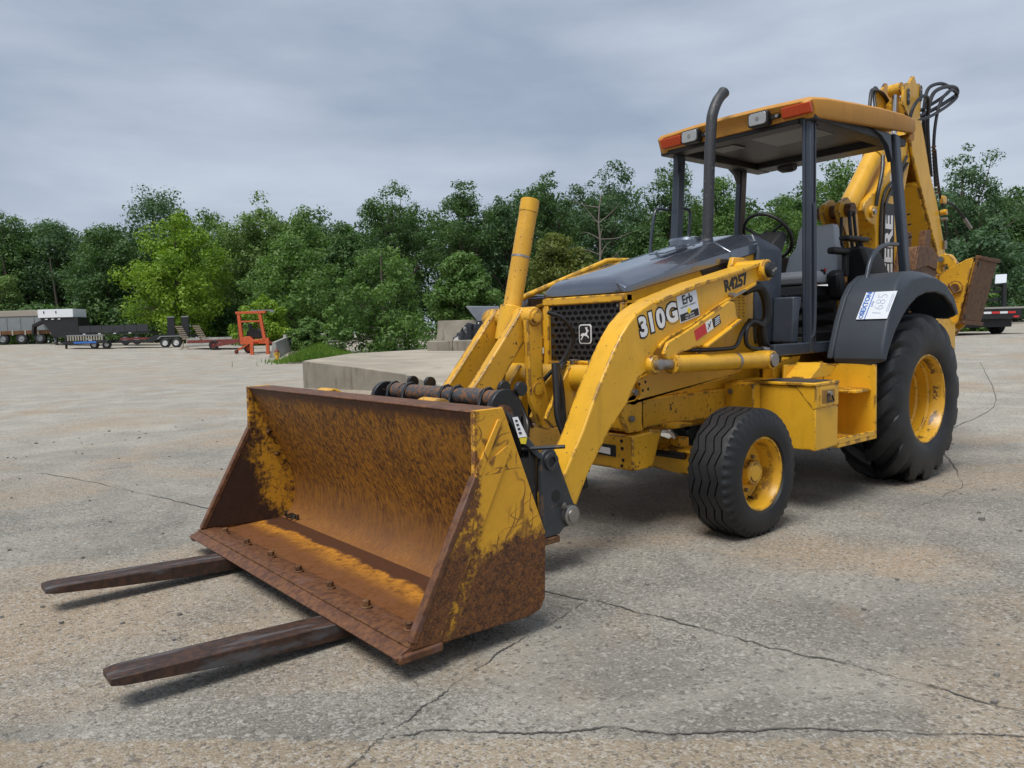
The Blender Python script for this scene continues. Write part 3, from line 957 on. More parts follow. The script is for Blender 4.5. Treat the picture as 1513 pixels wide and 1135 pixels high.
# --- loader arms
ARM = [(1.54, 1.625), (1.60, 1.645), (1.64, 1.635), (1.97, 1.565), (2.28, 1.50), (2.75, 1.375), (2.86, 1.325), (2.94, 1.26), (3.0, 1.195), (3.06, 1.115), (3.19, 0.92), (3.31, 0.705), (3.45, 0.50),
       (3.53, 0.345), (3.53, 0.275), (3.47, 0.235), (3.40, 0.26), (3.28, 0.47), (3.10, 0.69), (2.95, 0.83), (2.86, 0.955), (2.80, 0.985), (2.735, 0.985), (2.715, 1.03), (2.72, 1.09), (2.62, 1.165), (2.41, 1.225), (2.1, 1.355), (1.75, 1.475), (1.60, 1.535), (1.545, 1.555)]
for s in (1, -1):
    arm = MB().prism(ARM, *yb(0.465, 0.62, s)).build('loader_arm', YEL, BL, 0.010, 35, 3)
    # proud edge flange along the upper boom and pivot boss
    top = [(1.60, 1.648), (1.97, 1.568), (2.28, 1.503), (2.70, 1.392)]
    MB().prism(top + [(x, z - 0.022) for x, z in top[::-1]], *yb(0.45, 0.637, s)).build('flange', YEL, arm, 0.004)
    bot = [(1.70, 1.49), (2.1, 1.352), (2.41, 1.222), (2.62, 1.160), (2.69, 1.115)]
    MB().prism(bot + [(x, z + 0.02) for x, z in bot[::-1]], *yb(0.45, 0.637, s)).build('flange', YEL, arm, 0.004)
    MB().lathe([(0.44, 0.0), (0.44, 0.07), (0.655, 0.07), (0.665, 0.060), (0.667, 0.0)], (1.60, 0, 1.59), 'Y', 28, s).build('pivot_boss', YEL, arm)
    pin = MB().lathe([(0.66, 0.052), (0.692, 0.050), (0.700, 0.040), (0.700, 0.0)], (1.60, 0, 1.59), 'Y', 24, s).build('pivot_pin', BLACKP, arm)
    MB().bar((1.575, s * 0.702, 1.60), (1.625, s * 0.702, 1.575), 0.012, 0.012, (0, 1, 0)).build('pin_lock', STEEL, pin)
    MB().lathe([(0.60, 0.055), (0.645, 0.055), (0.655, 0.048), (0.655, 0.0)], (2.745, 0, 1.025), 'Y', 24, s).build('cylinder_eye', YEL, arm)
    MB().lathe([(0.65, 0.030), (0.69, 0.030), (0.695, 0.022), (0.695, 0.0)], (2.745, 0, 1.025), 'Y', 20, s).build('pin', STEEL, arm)
    # lift cylinder
    MB().cyl((2.60, s * 0.66, 1.022), (1.66, s * 0.66, 1.0), 0.052, 28).build('lift_cylinder', YEL, BL)
    MB().cyl((2.75, s * 0.66, 1.026), (2.58, s * 0.66, 1.022), 0.030, 18).build('cylinder_rod', STEEL, BL)
    MB().cyl((2.625, s * 0.66, 1.0225), (2.585, s * 0.66, 1.0215), 0.056, 24).build('cylinder_gland', YELW, BL)
    MB().lathe([(0.42, 0.030), (0.60, 0.060), (0.705, 0.062), (0.71, 0.05)], (1.62, 0, 1.0), 'Y', 28, s).build('cylinder_eye', YEL, BL)
    MB().lathe([(0.70, 0.046), (0.724, 0.044), (0.726, 0.0)], (1.62, 0, 1.0), 'Y', 24, s).build('pin', STEEL, BL)
    MB().lathe([(-0.013, 0.054), (0.013, 0.054)], (1.98, s * 0.66, 1.0075), 'X', 24).build('hose_clamp', STEEL, BL)
    # boom lock bar hanging under the arm (service lock)
    lk = MB().prism([(2.70, 1.085), (2.66, 1.150), (2.50, 1.205), (2.42, 1.235), (2.06, 1.385), (2.0, 1.375), (1.965, 1.27), (2.0, 1.255), (2.32, 1.118), (2.40, 1.112), (2.55, 1.085), (2.62, 1.05), (2.66, 1.045)], *yb(0.648, 0.672, s)).build('boom_lock', YEL, BL, 0.006)
    MB().prism([(2.33, 1.106), (1.965, 1.258), (1.965, 1.274), (2.33, 1.122)], *yb(0.648, 0.705, s)).build('lock_flange', YEL, lk, 0.004)
    if s > 0:
        q = lambda x, z: (x, 0.6725, z)
        quad('warning_label', [q(2.40, 1.150), q(2.292, 1.194), q(2.312, 1.254), q(2.42, 1.210)], REDT, lk)
        quad('warning_label', [q(2.290, 1.195), q(2.228, 1.220), q(2.248, 1.280), q(2.310, 1.255)], WHITE, lk)
        quad('warning_label', [q(2.224, 1.222), q(2.150, 1.252), q(2.166, 1.306), q(2.240, 1.276)], BLACKT, lk)
        MB().bar((2.285, 0.6745, 1.215), (2.255, 0.6745, 1.262), 0.006, 0.0015, (0, 1, 0)).build('pictogram', BLACKT, lk)
        MB().bar((2.283, 0.6745, 1.248), (2.262, 0.6745, 1.232), 0.006, 0.0015, (0, 1, 0)).build('pictogram', BLACKT, lk)
        for k in range(4):
            MB().bar((2.212 , 0.6745, 1.238 + k * .012), (2.166, 0.6745, 1.257 + k * .012), 0.005, 0.001, (0, 1, 0)).build('label_line', PALE, lk)
    MB().cyl((1.98, s * 0.62, 1.425), (1.98, s * 0.655, 1.425), 0.016, 10).build('latch', STEEL, lk)
    MB().bar((1.99, s * 0.655, 1.415), (1.86, s * 0.655, 1.455), 0.014, 0.014, (0, 1, 0)).build('latch_handle', STEEL, lk)
    if s > 0:
        arm_left = arm
# torque tube between the arms
b = MB()
b.cyl((3.0, -0.47, 0.955), (3.0, 0.47, 0.955), 0.078, 32)
tt = b.build('torque_tube', YEL, BL)
for y in (0.27, 0.36):
    MB().tube(spline([(2.98, y - 0.06, 1.04), (2.985, y, 1.046), (2.985, y + 0.1, 1.044)], 4), 0.010, 8).build('hydraulic_line', YEL, tt)
for y in (0.235, 0.385):
    MB().box(2.955, 3.01, y - 0.014, y + 0.014, 1.03, 1.062).build('line_clamp', STEEL, tt, 0.004)
for y in (-0.19, -0.03, 0.13, 0.25):
    MB().prism([(3.06, 1.03), (3.16, 0.90), (3.26, 0.74), (3.20, 0.68), (3.10, 0.72), (3.0, 0.86), (2.95, 0.90)], y, y + 0.03).build('tube_bracket', YEL, tt, 0.005)

# lettering on the left arm: numbers along the boom
bd = Vector((-1, 0, 0.235)).normalized()
bu = Vector((0.235, 0, 1)).normalized()
for ch_, x, z in (('3', 2.815, 1.238), ('1', 2.745, 1.262), ('0', 2.662, 1.282), ('G', 2.560, 1.312)):
    text('model_number_outline', ch_, BLACKT, arm_left, (x, 0.6205, z), bd, bu, 0.150, 0.0008, 0.0165, 0, 0.98)
    text('model_number', ch_, WHITE, arm_left, (x, 0.6225, z), bd, bu, 0.150, 0.0008, 0.0062, 0, 0.98)
text('fleet_number', 'R4257', BLACKT, arm_left, (1.912, 0.6215, 1.503), bd, bu, 0.098, 0.0008, 0.0045, 0, 1.0)


def onarm(cx, cz, du, dv):
    p = Vector((cx, 0.6212, cz)) + bd * du + bu * dv
    return p


st = quad('dealer_sticker', [onarm(2.405, 1.355, -.098, -.080), onarm(2.405, 1.355, .098, -.080), onarm(2.405, 1.355, .098, .080), onarm(2.405, 1.355, -.098, .080)], PALE, arm_left)
quad('sticker_panel', [onarm(2.405, 1.355, -.090, -.073) + Vector((0, .0012, 0)), onarm(2.405, 1.355, .090, -.073) + Vector((0, .0012, 0)), onarm(2.405, 1.355, .090, -.030) + Vector((0, .0012, 0)), onarm(2.405, 1.355, -.090, -.030) + Vector((0, .0012, 0))], BLACKT, st)
text('sticker_name', 'Erb', BLACKT, st, onarm(2.405, 1.355, 0.0, 0.045) + Vector((0, .0022, 0)), bd, bu, 0.075, 0.0006, 0.002)
text('sticker_text', 'EQUIPMENT COMPANY', BLACKT, st, onarm(2.405, 1.355, 0.0, 0.006) + Vector((0, .0018, 0)), bd, bu, 0.014, 0.0004)
MB().cyl(onarm(2.405, 1.355, 0, -.025) + Vector((0, .001, 0)), onarm(2.405, 1.355, 0, -.025) + Vector((0, .0035, 0)), 0.017, 16).build('sticker_seal', GOLDT, st)
for k in range(2):
    text('sticker_text', ('SALES  RENTAL', 'PARTS  SERVICE')[k], PALE, st, onarm(2.405, 1.355, 0, -.048 - .016 * k) + Vector((0, .003, 0)), bd, bu, 0.013, 0.0004)
text('symbol', 'S', BLACKT, chassis, (2.30, 0.4008, 0.725), (-1, 0, .07), (0, 0, 1), 0.045, 0.0006, 0.001)
MB().prism([(2.32, .745), (2.275, .748), (2.275, .752), (2.32, .749)], 0.4002, 0.4012).build('symbol', BLACKT, chassis, 0, 0)
# --- bucket tilt linkage: trunnion cylinder, push links, guide links
TOPC, TRUN = Vector((3.09, 0, 2.0)), Vector((3.26, 0, 1.34))
ax = (TRUN - TOPC).normalized()
b = MB()
b.cyl(TOPC, TRUN + ax * 0.02, 0.054, 32)
tc_ = b.build('tilt_cylinder', YELW, BL, 0.004)
MB().cyl(TOPC + ax * 0.002 - ax * 0.012, TOPC + ax * 0.07, 0.0565, 32).build('cylinder_cap', YEL, tc_, 0.003)
MB().cyl(TOPC + ax * 0.335, TOPC + ax * 0.348, 0.0555, 32).build('hose_clamp', STEEL, tc_)
MB().cyl(TRUN - ax * 0.04, TRUN + ax * 0.17, 0.072, 28).build('trunnion_collar', YEL, tc_, 0.006)
MB().cyl(TRUN + ax * 0.16, TRUN + ax * 0.55, 0.028, 16).build('cylinder_rod', STEEL, tc_)
for s in (1, -1):
    MB().lathe([(0.06, 0.05), (0.085, 0.058), (0.20, 0.058), (0.215, 0.052), (0.217, 0.036), (0.230, 0.034), (0.232, 0.0)], (3.26, 0, 1.315), 'Y', 28, s).build('trunnion_boss', YELW, BL)
    MB().prism([(3.225, 1.37), (3.30, 1.37), (3.335, 1.32), (3.62, 0.99), (3.80, 0.80), (3.80, 0.68), (3.70, 0.68), (3.50, 0.92), (3.22, 1.26)], *yb(0.09, 0.150, s)).build('push_link', YELW, BL, 0.008)
    gl = MB().prism(circle(3.26, 1.315, 0.056, 0, 180, 8) + [(3.20, 1.20), (3.205, 0.98), (3.14, 0.78), (3.12, 0.70), (3.17, 0.66), (3.23, 0.68), (3.30, 0.84), (3.31, 0.95), (3.315, 1.20)], *yb(0.165, 0.205, s)).build('guide_link', YELW, BL, 0.007)
    MB().lathe([(0.20, 0.038), (0.213, 0.036), (0.214, 0.0)], (3.25, 0, 0.905), 'Y', 22, s).build('pin', YELW, gl)
    MB().cyl((3.05, s * 0.1, 0.80), (3.05, s * 0.24, 0.80), 0.06, 20).build('link_boss', RUST, gl)

# --- quick coupler (black) with cross tube, hook plates and side plates
cp = MB()
cp.box(3.66, 3.70, -0.50, 0.50, 0.30, 0.80)
cp.box(3.66, 4.02, -0.60, 0.60, 0.24, 0.29)
cp.box(3.98, 4.02, -0.62, 0.62, 0.22, 0.64)
cpl = cp.build('quick_coupler', BLACKP, BL, 0.006)
WORN = paint('worn_blued_tube', (0.055, 0.060, 0.068), 0.4, chip=(0.16, 0.075, 0.035), chips=0.60)
MB().cyl((3.78, -0.50, 0.905), (3.78, 0.52, 0.905), 0.045, 28).build('coupler_tube', WORN, cpl)
MB().cyl((3.78, -0.45, 0.905), (3.78, -0.36, 0.905), 0.049, 28).build('tube_sleeve', WORN, cpl)
MB().cyl((3.78, 0.26, 0.905), (3.78, 0.40, 0.905), 0.049, 28).build('tube_sleeve', WORN, cpl)
MB().cyl((3.76, -0.50, 0.80), (3.76, -0.36, 0.80), 0.036, 20).build('lower_tube', WORN, cpl)
MB().cyl((3.76, 0.40, 0.80), (3.76, 0.54, 0.80), 0.036, 20).build('lower_tube', WORN, cpl)
for y in (-0.47, -0.30, 0.06, 0.16, 0.42):
    MB().prism([(3.72, 0.88), (3.735, 0.94), (3.77, 0.965), (3.81, 0.955), (3.832, 0.92), (3.87, 0.80), (3.99, 0.62), (3.99, 0.30), (3.70, 0.30), (3.70, 0.75)], y - 0.010, y + 0.010).build('hook_plate', BLACKP, cpl, 0.003)
for y in (-0.40, -0.22, 0.45, 0.58):
    MB().cyl((3.70, y - 0.012, 0.955), (3.70, y + 0.012, 0.955), 0.036, 20).build('lift_eye', BLACKP, cpl, 0.003)
for s in (1, -1):
    pl_ = MB().prism([(3.72, 0.30)] + [(3.70, 0.78)] + circle(3.79, 0.86, 0.100, 190, -40, 16) + [(3.95, 0.62), (4.0, 0.30)], *yb(0.54, 0.575, s)).build('side_plate', BLACKP, cpl, 0.004)
    MB().lathe([(0.575, 0.046), (0.605, 0.044), (0.608, 0.0)], (3.82, 0, 0.84), 'Y', 20, s).build('pin', RUST, pl_)
    cps = MB().prism([(3.645, 0.60), (3.63, 0.63)] + circle(3.585, 0.595, 0.055, 60, 140, 5) + [(3.50, 0.52), (3.44, 0.38)] + circle(3.455, 0.295, 0.062, 120, 280, 8) + [(3.50, 0.23), (3.53, 0.205), (3.645, 0.20)], *yb(0.628, 0.655, s)).build('coupler_plate', GREYP, BL, 0.005)
    MB().lathe([(0.655, 0.046), (0.668, 0.043), (0.668, 0.026), (0.660, 0.024)], (3.58, 0, 0.585), 'Y', 24, s).build('bushing', GREYP, cps)
    MB().lathe([(0.656, 0.0225), (0.660, 0.0225), (0.660, 0.0)], (3.58, 0, 0.585), 'Y', 16, s).build('pin_hole', BLACKT, cps)
    MB().lathe([(0.6545, 0.030), (0.657, 0.030), (0.657, 0.0)], (3.55, 0, 0.405), 'Y', 16, s).build('plate_hole', BLACKT, cps)
    MB().lathe([(0.655, 0.052), (0.680, 0.052), (0.684, 0.046), (0.684, 0.036), (0.692, 0.034), (0.694, 0.0)], (3.46, 0, 0.292), 'Y', 26, s).build('pin', STEEL, cps)
    MB().cyl((3.50, s * 0.665, 0.355), (3.53, s * 0.685, 0.35), 0.010, 8).build('keeper_bolt', BOLTM, cps)
    MB().box(3.53, 3.655, *yb(0.50, 0.66, s), 0.165, 0.199).build('foot', RUST, cps, 0.006)
    MB().box(3.645, 4.0, *yb(0.60, 0.625, s), 0.22, 0.62).build('carrier_plate', BLACKP, BL, 0.006)
    MB().box(3.655, 3.70, *yb(0.575, 0.628, s), 0.21, 0.66).build('carrier_bar', BLACKP, BL, 0.006)
# locking lever with warning sticker
lv = MB().loft([[(p + Vector((0, -0.012, 0)))[:], (p + Vector((0, 0.012, 0)))[:], (p + d + Vector((0, 0.012, 0)))[:], (p + d + Vector((0, -0.012, 0)))[:]] for p, d in
                ((Vector((3.83, 0.60, 0.86)), Vector((-0.06, 0, -0.03))), (Vector((3.76, 0.62, 0.72)), Vector((-0.065, 0, -0.01))), (Vector((3.66, 0.64, 0.61)), Vector((-0.03, 0, 0.012))), (Vector((3.60, 0.645, 0.585)), Vector((-0.025, 0, 0.015))))]).build('locking_lever', GREYP, BL, 0.004)
quad('lever_label', [(3.775, 0.6405, 0.725), (3.72, 0.6405, 0.725), (3.762, 0.6225, 0.825), (3.795, 0.6225, 0.825)], WHITE, lv)
quad('lever_label', [(3.765, 0.6465, 0.695), (3.735, 0.6465, 0.69), (3.722, 0.643, 0.722), (3.773, 0.643, 0.722)], GOLDT, lv)
for k in range(4):
    z = 0.742 + k * 0.02
    quad('label_line', [(3.770 + k * .004, 0.6395 - k * .0036 + .001, z), (3.752 + k * .005, 0.6395 - k * .0036 + .001, z), (3.754 + k * .005, 0.638 - k * .0036 + .001, z + .010), (3.772 + k * .004, 0.638 - k * .0036 + .001, z + .010)], BLACKT, lv, 0.0008)
MB().tube([(3.72, 0.60, 0.66), (3.60, 0.78, 0.675)], 0.010, 8).build('grip_rod', GREYP, BL)
# rubber flap inside the coupler
MB().box(3.66, 3.68, 0.30, 0.57, 0.36, 0.82).build('splash_guard', BLACKIN, BL, 0.01)

# --- front bucket
bw = 1.115
ins = [(4.405, 0.935), (4.385, 0.885), (4.30, 0.70), (4.21, 0.51), (4.165, 0.40), (4.150, 0.31), (4.160, 0.22), (4.195, 0.155), (4.25, 0.120)]
outl = [(4.25, 0.095), (4.18, 0.125), (4.135, 0.20), (4.125, 0.31), (4.14, 0.41), (4.185, 0.52), (4.275, 0.71), (4.36, 0.893), (4.375, 0.935)]
I2 = [p for p in [tuple(v) for v in [(q.x, q.z) for q in spline([(x, 0, z) for x, z in ins], 4)]]]
b = MB()
b.loft([[(x, -bw, z) for x, z in I2], [(x, bw, z) for x, z in I2]], False, False)
bk = MB().prism(I2 + outl, -bw, bw).build('front_bucket', R_BACK, BL, 0.003, 50)
MB().box(4.265, 4.418, -bw - 0.005, bw + 0.005, 0.936, 0.946).build('top_lip', R_EDGE, bk, 0.006)
MB().prism([(4.30, 0.932), (4.22, 0.75), (4.15, 0.60), (4.25, 0.71), (4.34, 0.90), (4.36, 0.931)], -bw, bw).build('back_rib', R_OUT, bk, 0.004)
MB().prism([(4.22, 0.128), (4.24, 0.096), (4.66, 0.090), (4.66, 0.112), (4.26, 0.1185)], -bw, bw).build('bucket_floor', R_FLOOR, bk, 0.002)
MB().prism([(4.10, 0.20), (4.11, 0.11), (4.16, 0.084), (4.62, 0.078), (4.62, 0.088), (4.24, 0.094), (4.15, 0.13)], -bw, bw).build('belly_plate', RUST, bk, 0.004)
ce = MB().prism([(4.595, 0.1145), (4.66, 0.130), (4.735, 0.128), (4.80, 0.098), (4.795, 0.090), (4.60, 0.088)], -1.142, 1.142).build('cutting_edge', R_EDGE, bk, 0.003)
MB().box(4.742, 4.749, -1.14, 1.14, 0.1255, 0.129).build('edge_groove', RUST, ce)
for k in range(7):
    y = -0.935 + k * 0.325
    bo = MB()
    bo.cyl((4.66, y, 0.128), (4.66, y, 0.137), 0.024, 14)
    bo.cyl((4.66, y, 0.137), (4.66, y, 0.160), 0.017, 6)
    bo.build('bolt', RUST, ce, 0.002)
SP = [(4.418, 0.948), (4.424, 0.70), (4.735, 0.135), (4.765, 0.104), (4.16, 0.082), (4.105, 0.098), (4.078, 0.14), (4.066, 0.41), (4.275, 0.948)]
SPI = [(4.414, 0.944), (4.420, 0.702), (4.725, 0.137), (4.30, 0.112), (4.115, 0.14), (4.09, 0.41), (4.285, 0.93)]
for s in (1, -1):
    sp_ = MB().prism(SP, *yb(1.122, 1.140, s)).build('bucket_side', R_OUT, bk, 0.003)
    MB().prism(SPI, *yb(1.114, 1.1215, s)).build('side_liner', R_IN, bk, 0.002)
    MB().prism([(4.428, 0.70), (4.738, 0.138), (4.712, 0.128), (4.405, 0.685)], *yb(1.112, 1.150, s)).build('side_cutter', R_EDGE, sp_, 0.005)
    MB().prism([(4.240, 0.785), (4.262, 0.800), (4.420, 0.715), (4.426, 0.700), (4.725, 0.150), (4.735, 0.110), (4.612, 0.106)], *yb(1.140, 1.147, s)).build('side_stiffener', R_OUT, sp_, 0.003)
    MB().prism([(4.285, 0.900), (4.395, 0.700), (4.425, 0.690), (4.420, 0.725), (4.308, 0.905)], *yb(1.140, 1.149, s)).build('gusset', R_OUT, sp_, 0.003)
    MB().box(4.60, 4.79, *yb(1.10, 1.155, s), 0.072, 0.106).build('corner_shoe', R_EDGE, ce, 0.008)
    for (x, z) in ((4.255, 0.66), (4.205, 0.52)):
        MB().lathe([(1.085, 0.012), (1.113, 0.018)], (x + .05, 0, z), 'Y', 6, s).build('bolt', RUST, sp_)
# dried dirt left in the bucket corner
b = MB()
for i in range(60):
    x, y, s_ = random.gauss(4.22, .025), random.gauss(-0.98, .07), random.uniform(.006, .020)
    b.add([(x + random.uniform(-1, 1) * s_, y + random.uniform(-1, 1) * s_, 0.14 + random.uniform(-1, 1) * s_) for _ in range(4)], [(0, 1, 2), (0, 2, 3), (0, 3, 1), (1, 3, 2)])
tag(b.build('dirt', plain('dark_soil', (0.018, 0.014, 0.011), 0.95), bk, 0, 0), kind='stuff')

# --- pallet forks under the bucket
for y0, y1 in ((-0.70, -0.56), (0.54, 0.68)):
    rings = []
    for x, zt, th, w in ((3.66, 0.078, 0.060, 1), (4.6, 0.078, 0.062, 1), (4.9, 0.097, 0.068, 1), (5.3, 0.116, 0.052, 1), (5.57, 0.128, 0.034, .96), (5.61, 0.126, 0.026, .80)):
        m_, h_ = (y0 + y1) / 2, (y1 - y0) / 2 * w
        rings.append([(x, m_ - h_, zt - th), (x, m_ + h_, zt - th), (x, m_ + h_, zt), (x, m_ - h_, zt)])
    fk = MB().loft(rings).build('fork', R_FORK, BL, 0.004)
    MB().box(3.705, 3.75, max(y0, -0.60), min(y1, 0.60), 0.10, 0.60).build('fork_shank', BLACKP, fk, 0.005)

# --- hoses at the front
b = MB()
HS = [
    ([(3.20, 0.30, 1.05), (3.22, 0.33, 0.90), (3.24, 0.36, 0.75), (3.22, 0.42, 0.60), (3.18, 0.47, 0.45), (3.15, 0.46, 0.36)], 0.022),
    ([(3.17, 0.28, 1.04), (3.17, 0.31, 0.88), (3.20, 0.36, 0.72), (3.18, 0.42, 0.58), (3.14, 0.47, 0.44)], 0.022),
    ([(3.06, 0.24, 1.05), (3.11, 0.26, 1.03), (3.15, 0.27, 0.97), (3.18, 0.285, 0.90)], 0.013),
    ([(3.17, 0.215, 1.34), (3.10, 0.27, 1.30), (3.03, 0.28, 1.20), (3.06, 0.24, 1.08), (3.14, 0.18, 0.98), (3.22, 0.12, 0.86), (3.18, 0.05, 0.70), (3.12, 0.0, 0.66)], 0.012),
    ([(3.35, 0.10, 0.90), (3.32, 0.14, 0.80), (3.33, 0.20, 0.70), (3.45, 0.30, 0.62), (3.60, 0.40, 0.62)], 0.014),
]
for pts, r in HS:
    MB().tube(spline(pts, 6), r, 10).build('hydraulic_hose', HOSE, BL)
MB().tube(spline([(3.03, 0.20, 1.045), (3.08, 0.23, 1.03), (3.14, 0.27, 0.99), (3.17, 0.285, 0.93)], 5), 0.017, 10).build('hose_sleeve', RUST, BL)
# steel handrail / tube on the right arm side
MB().tube(spline([(2.80, -0.45, 1.45), (2.05, -0.45, 1.695), (1.93, -0.45, 1.73), (1.70, -0.45, 1.74)], 6), 0.020, 12).build('guard_rail', YEL, BL)
MB().box(2.35, 2.75, -0.64, -0.46, 1.37, 1.48).build('arm_hose_cover', HOOD, BL, 0.03, 40, 3)

# --- hoses by the loader tower
for pts, r in (([(1.64, 0.50, 1.46), (1.56, 0.52, 1.485), (1.48, 0.53, 1.48), (1.43, 0.54, 1.40), (1.42, 0.54, 1.28), (1.46, 0.52, 1.20), (1.44, 0.52, 1.10), (1.34, 0.52, 1.02), (1.22, 0.50, 0.97)], 0.034),
               ([(1.58, 0.50, 1.25), (1.50, 0.54, 1.23), (1.46, 0.54, 1.13), (1.40, 0.54, 1.05), (1.25, 0.52, 0.99)], 0.028),
               ([(1.50, 0.56, 1.22), (1.62, 0.56, 1.255), (1.70, 0.56, 1.20), (1.70, 0.56, 1.11), (1.64, 0.57, 1.075), (1.54, 0.58, 1.068)], 0.015),
               ([(1.66, 0.54, 1.245), (1.74, 0.55, 1.18), (1.82, 0.56, 1.10), (1.95, 0.57, 1.085), (2.30, 0.60, 1.09), (2.45, 0.62, 1.10)], 0.014)):
    MB().tube(spline(pts, 6), r, 10).build('hydraulic_hose', HOSE, BL)
MB().cyl((1.55, 0.58, 1.068), (1.49, 0.59, 1.060), 0.019, 8).build('hose_fitting', STEEL, BL)
MB().cyl((1.51, 0.59, 1.07), (1.51, 0.59, 1.03), 0.016, 8).build('hose_fitting', STEEL, BL)
MB().box(1.27, 1.33, 0.44, 0.56, 0.955, 1.06).build('valve_block', BLACKP, BL, 0.008)
MB().prism([(1.38, 0.96), (1.12, 1.0), (1.0, 1.0), (1.06, 0.94), (1.20, 0.93), (1.36, 0.80)], 0.47, 0.56).build('cab_mount', YEL, BL, 0.006)

# --- step box and steps on the left, fuel tank on the right
for s in (1, -1):
    bx_ = MB().loft([[(1.62, s * 0.41, 0.43), (1.62, s * 1.00, 0.425), (1.335, s * 1.00, 0.425), (1.335, s * 0.41, 0.43)],
                     [(1.625, s * 0.41, 0.69), (1.625, s * 1.003, 0.69), (1.335, s * 1.003, 0.69), (1.335, s * 0.41, 0.69)],
                     [(1.625, s * 0.41, 0.835), (1.625, s * 0.88, 0.835), (1.335, s * 0.88, 0.835), (1.335, s * 0.41, 0.835)]]).build('step_box', YEL, BL, 0.006)
    MB().prism([(0.86, 0.838), (1.008, 0.838), (1.008, 0.70), (0.995, 0.69), (0.985, 0.69)], 1.338, 1.628, 'YZ').build('box_side_trim', YEL, bx_, 0.004) if s > 0 else None
    MB().box(1.33, 1.64, *yb(0.40, 1.012, s), 0.8385, 0.858).build('box_lid', YEL, bx_, 0.005)
    MB().box(1.36, 1.60, *yb(0.60, 0.98, s), 0.859, 0.862).build('grip_mat', FEND, bx_)
    if s > 0:
        MB().box(1.375, 1.375 + 0.215, 1.0085, 1.0125, 0.705, 0.825).build('latch_panel', YEL, bx_, 0.003)
        MB().box(1.40, 1.40 + 0.165, 1.0128, 1.0140, 0.722, 0.808).build('latch_recess', TANT, bx_, 0.002)
        lt = MB().tube([(1.50, 1.020, 0.775), (1.462, 1.026, 0.772), (1.445, 1.030, 0.735), (1.52, 1.030, 0.735), (1.50, 1.020, 0.775)], 0.006, 8).build('latch', BLACKT, bx_)
        MB().cyl((1.48, 1.012, 0.785), (1.48, 1.032, 0.785), 0.016, 12).build('latch_knob', STEEL, bx_)
        MB().prism([(1.72, 0.63), (1.72, 0.84), (1.63, 0.85), (1.63, 0.55)], 0.40, 0.62).build('box_bracket', YEL, BL, 0.006)
        MB().cyl((1.725, 0.45, 0.79), (1.735, 0.45, 0.79), 0.018, 8).build('bolt', BOLTM, BL)
    # step panel ahead of the rear tyre
    spn = MB().box(0.775, 0.80, *yb(0.62, 1.00, s), 0.41, 0.935).build('step_panel', YEL, BL, 0.004)
    MB().box(0.80, 1.33, *yb(0.62, 1.00, s), 0.41, 0.432).build('lower_step', YEL, spn, 0.004)
    MB().box(0.80, 1.33, *yb(0.985, 1.00, s), 0.4325, 0.47).build('step_edge', YEL, spn, 0.003)
    MB().box(0.80, 1.02, *yb(0.62, 0.97, s), 0.745, 0.765).build('upper_step', YEL, spn, 0.004)
    MB().box(0.80, 1.33, *yb(0.60, 0.618, s), 0.41, 0.95).build('step_wall', YEL, spn, 0.004)
    MB().prism([(1.32, 0.86), (1.05, 0.86), (0.95, 0.93), (1.15, 0.96)], *yb(0.60, 0.80, s)).build('tread_guard', YEL, spn, 0.004)
    for k in range(12):
        MB().box(0.83 + k * 0.04, 0.85 + k * 0.04, *yb(0.70, 0.98, s), 0.4325, 0.4375).build('tread_bar', YELW, spn)
    for k in range(5):
        MB().box(0.815 + k * 0.04, 0.835 + k * 0.04, *yb(0.70, 0.96, s), 0.7655, 0.770).build('tread_bar', YELW, spn)

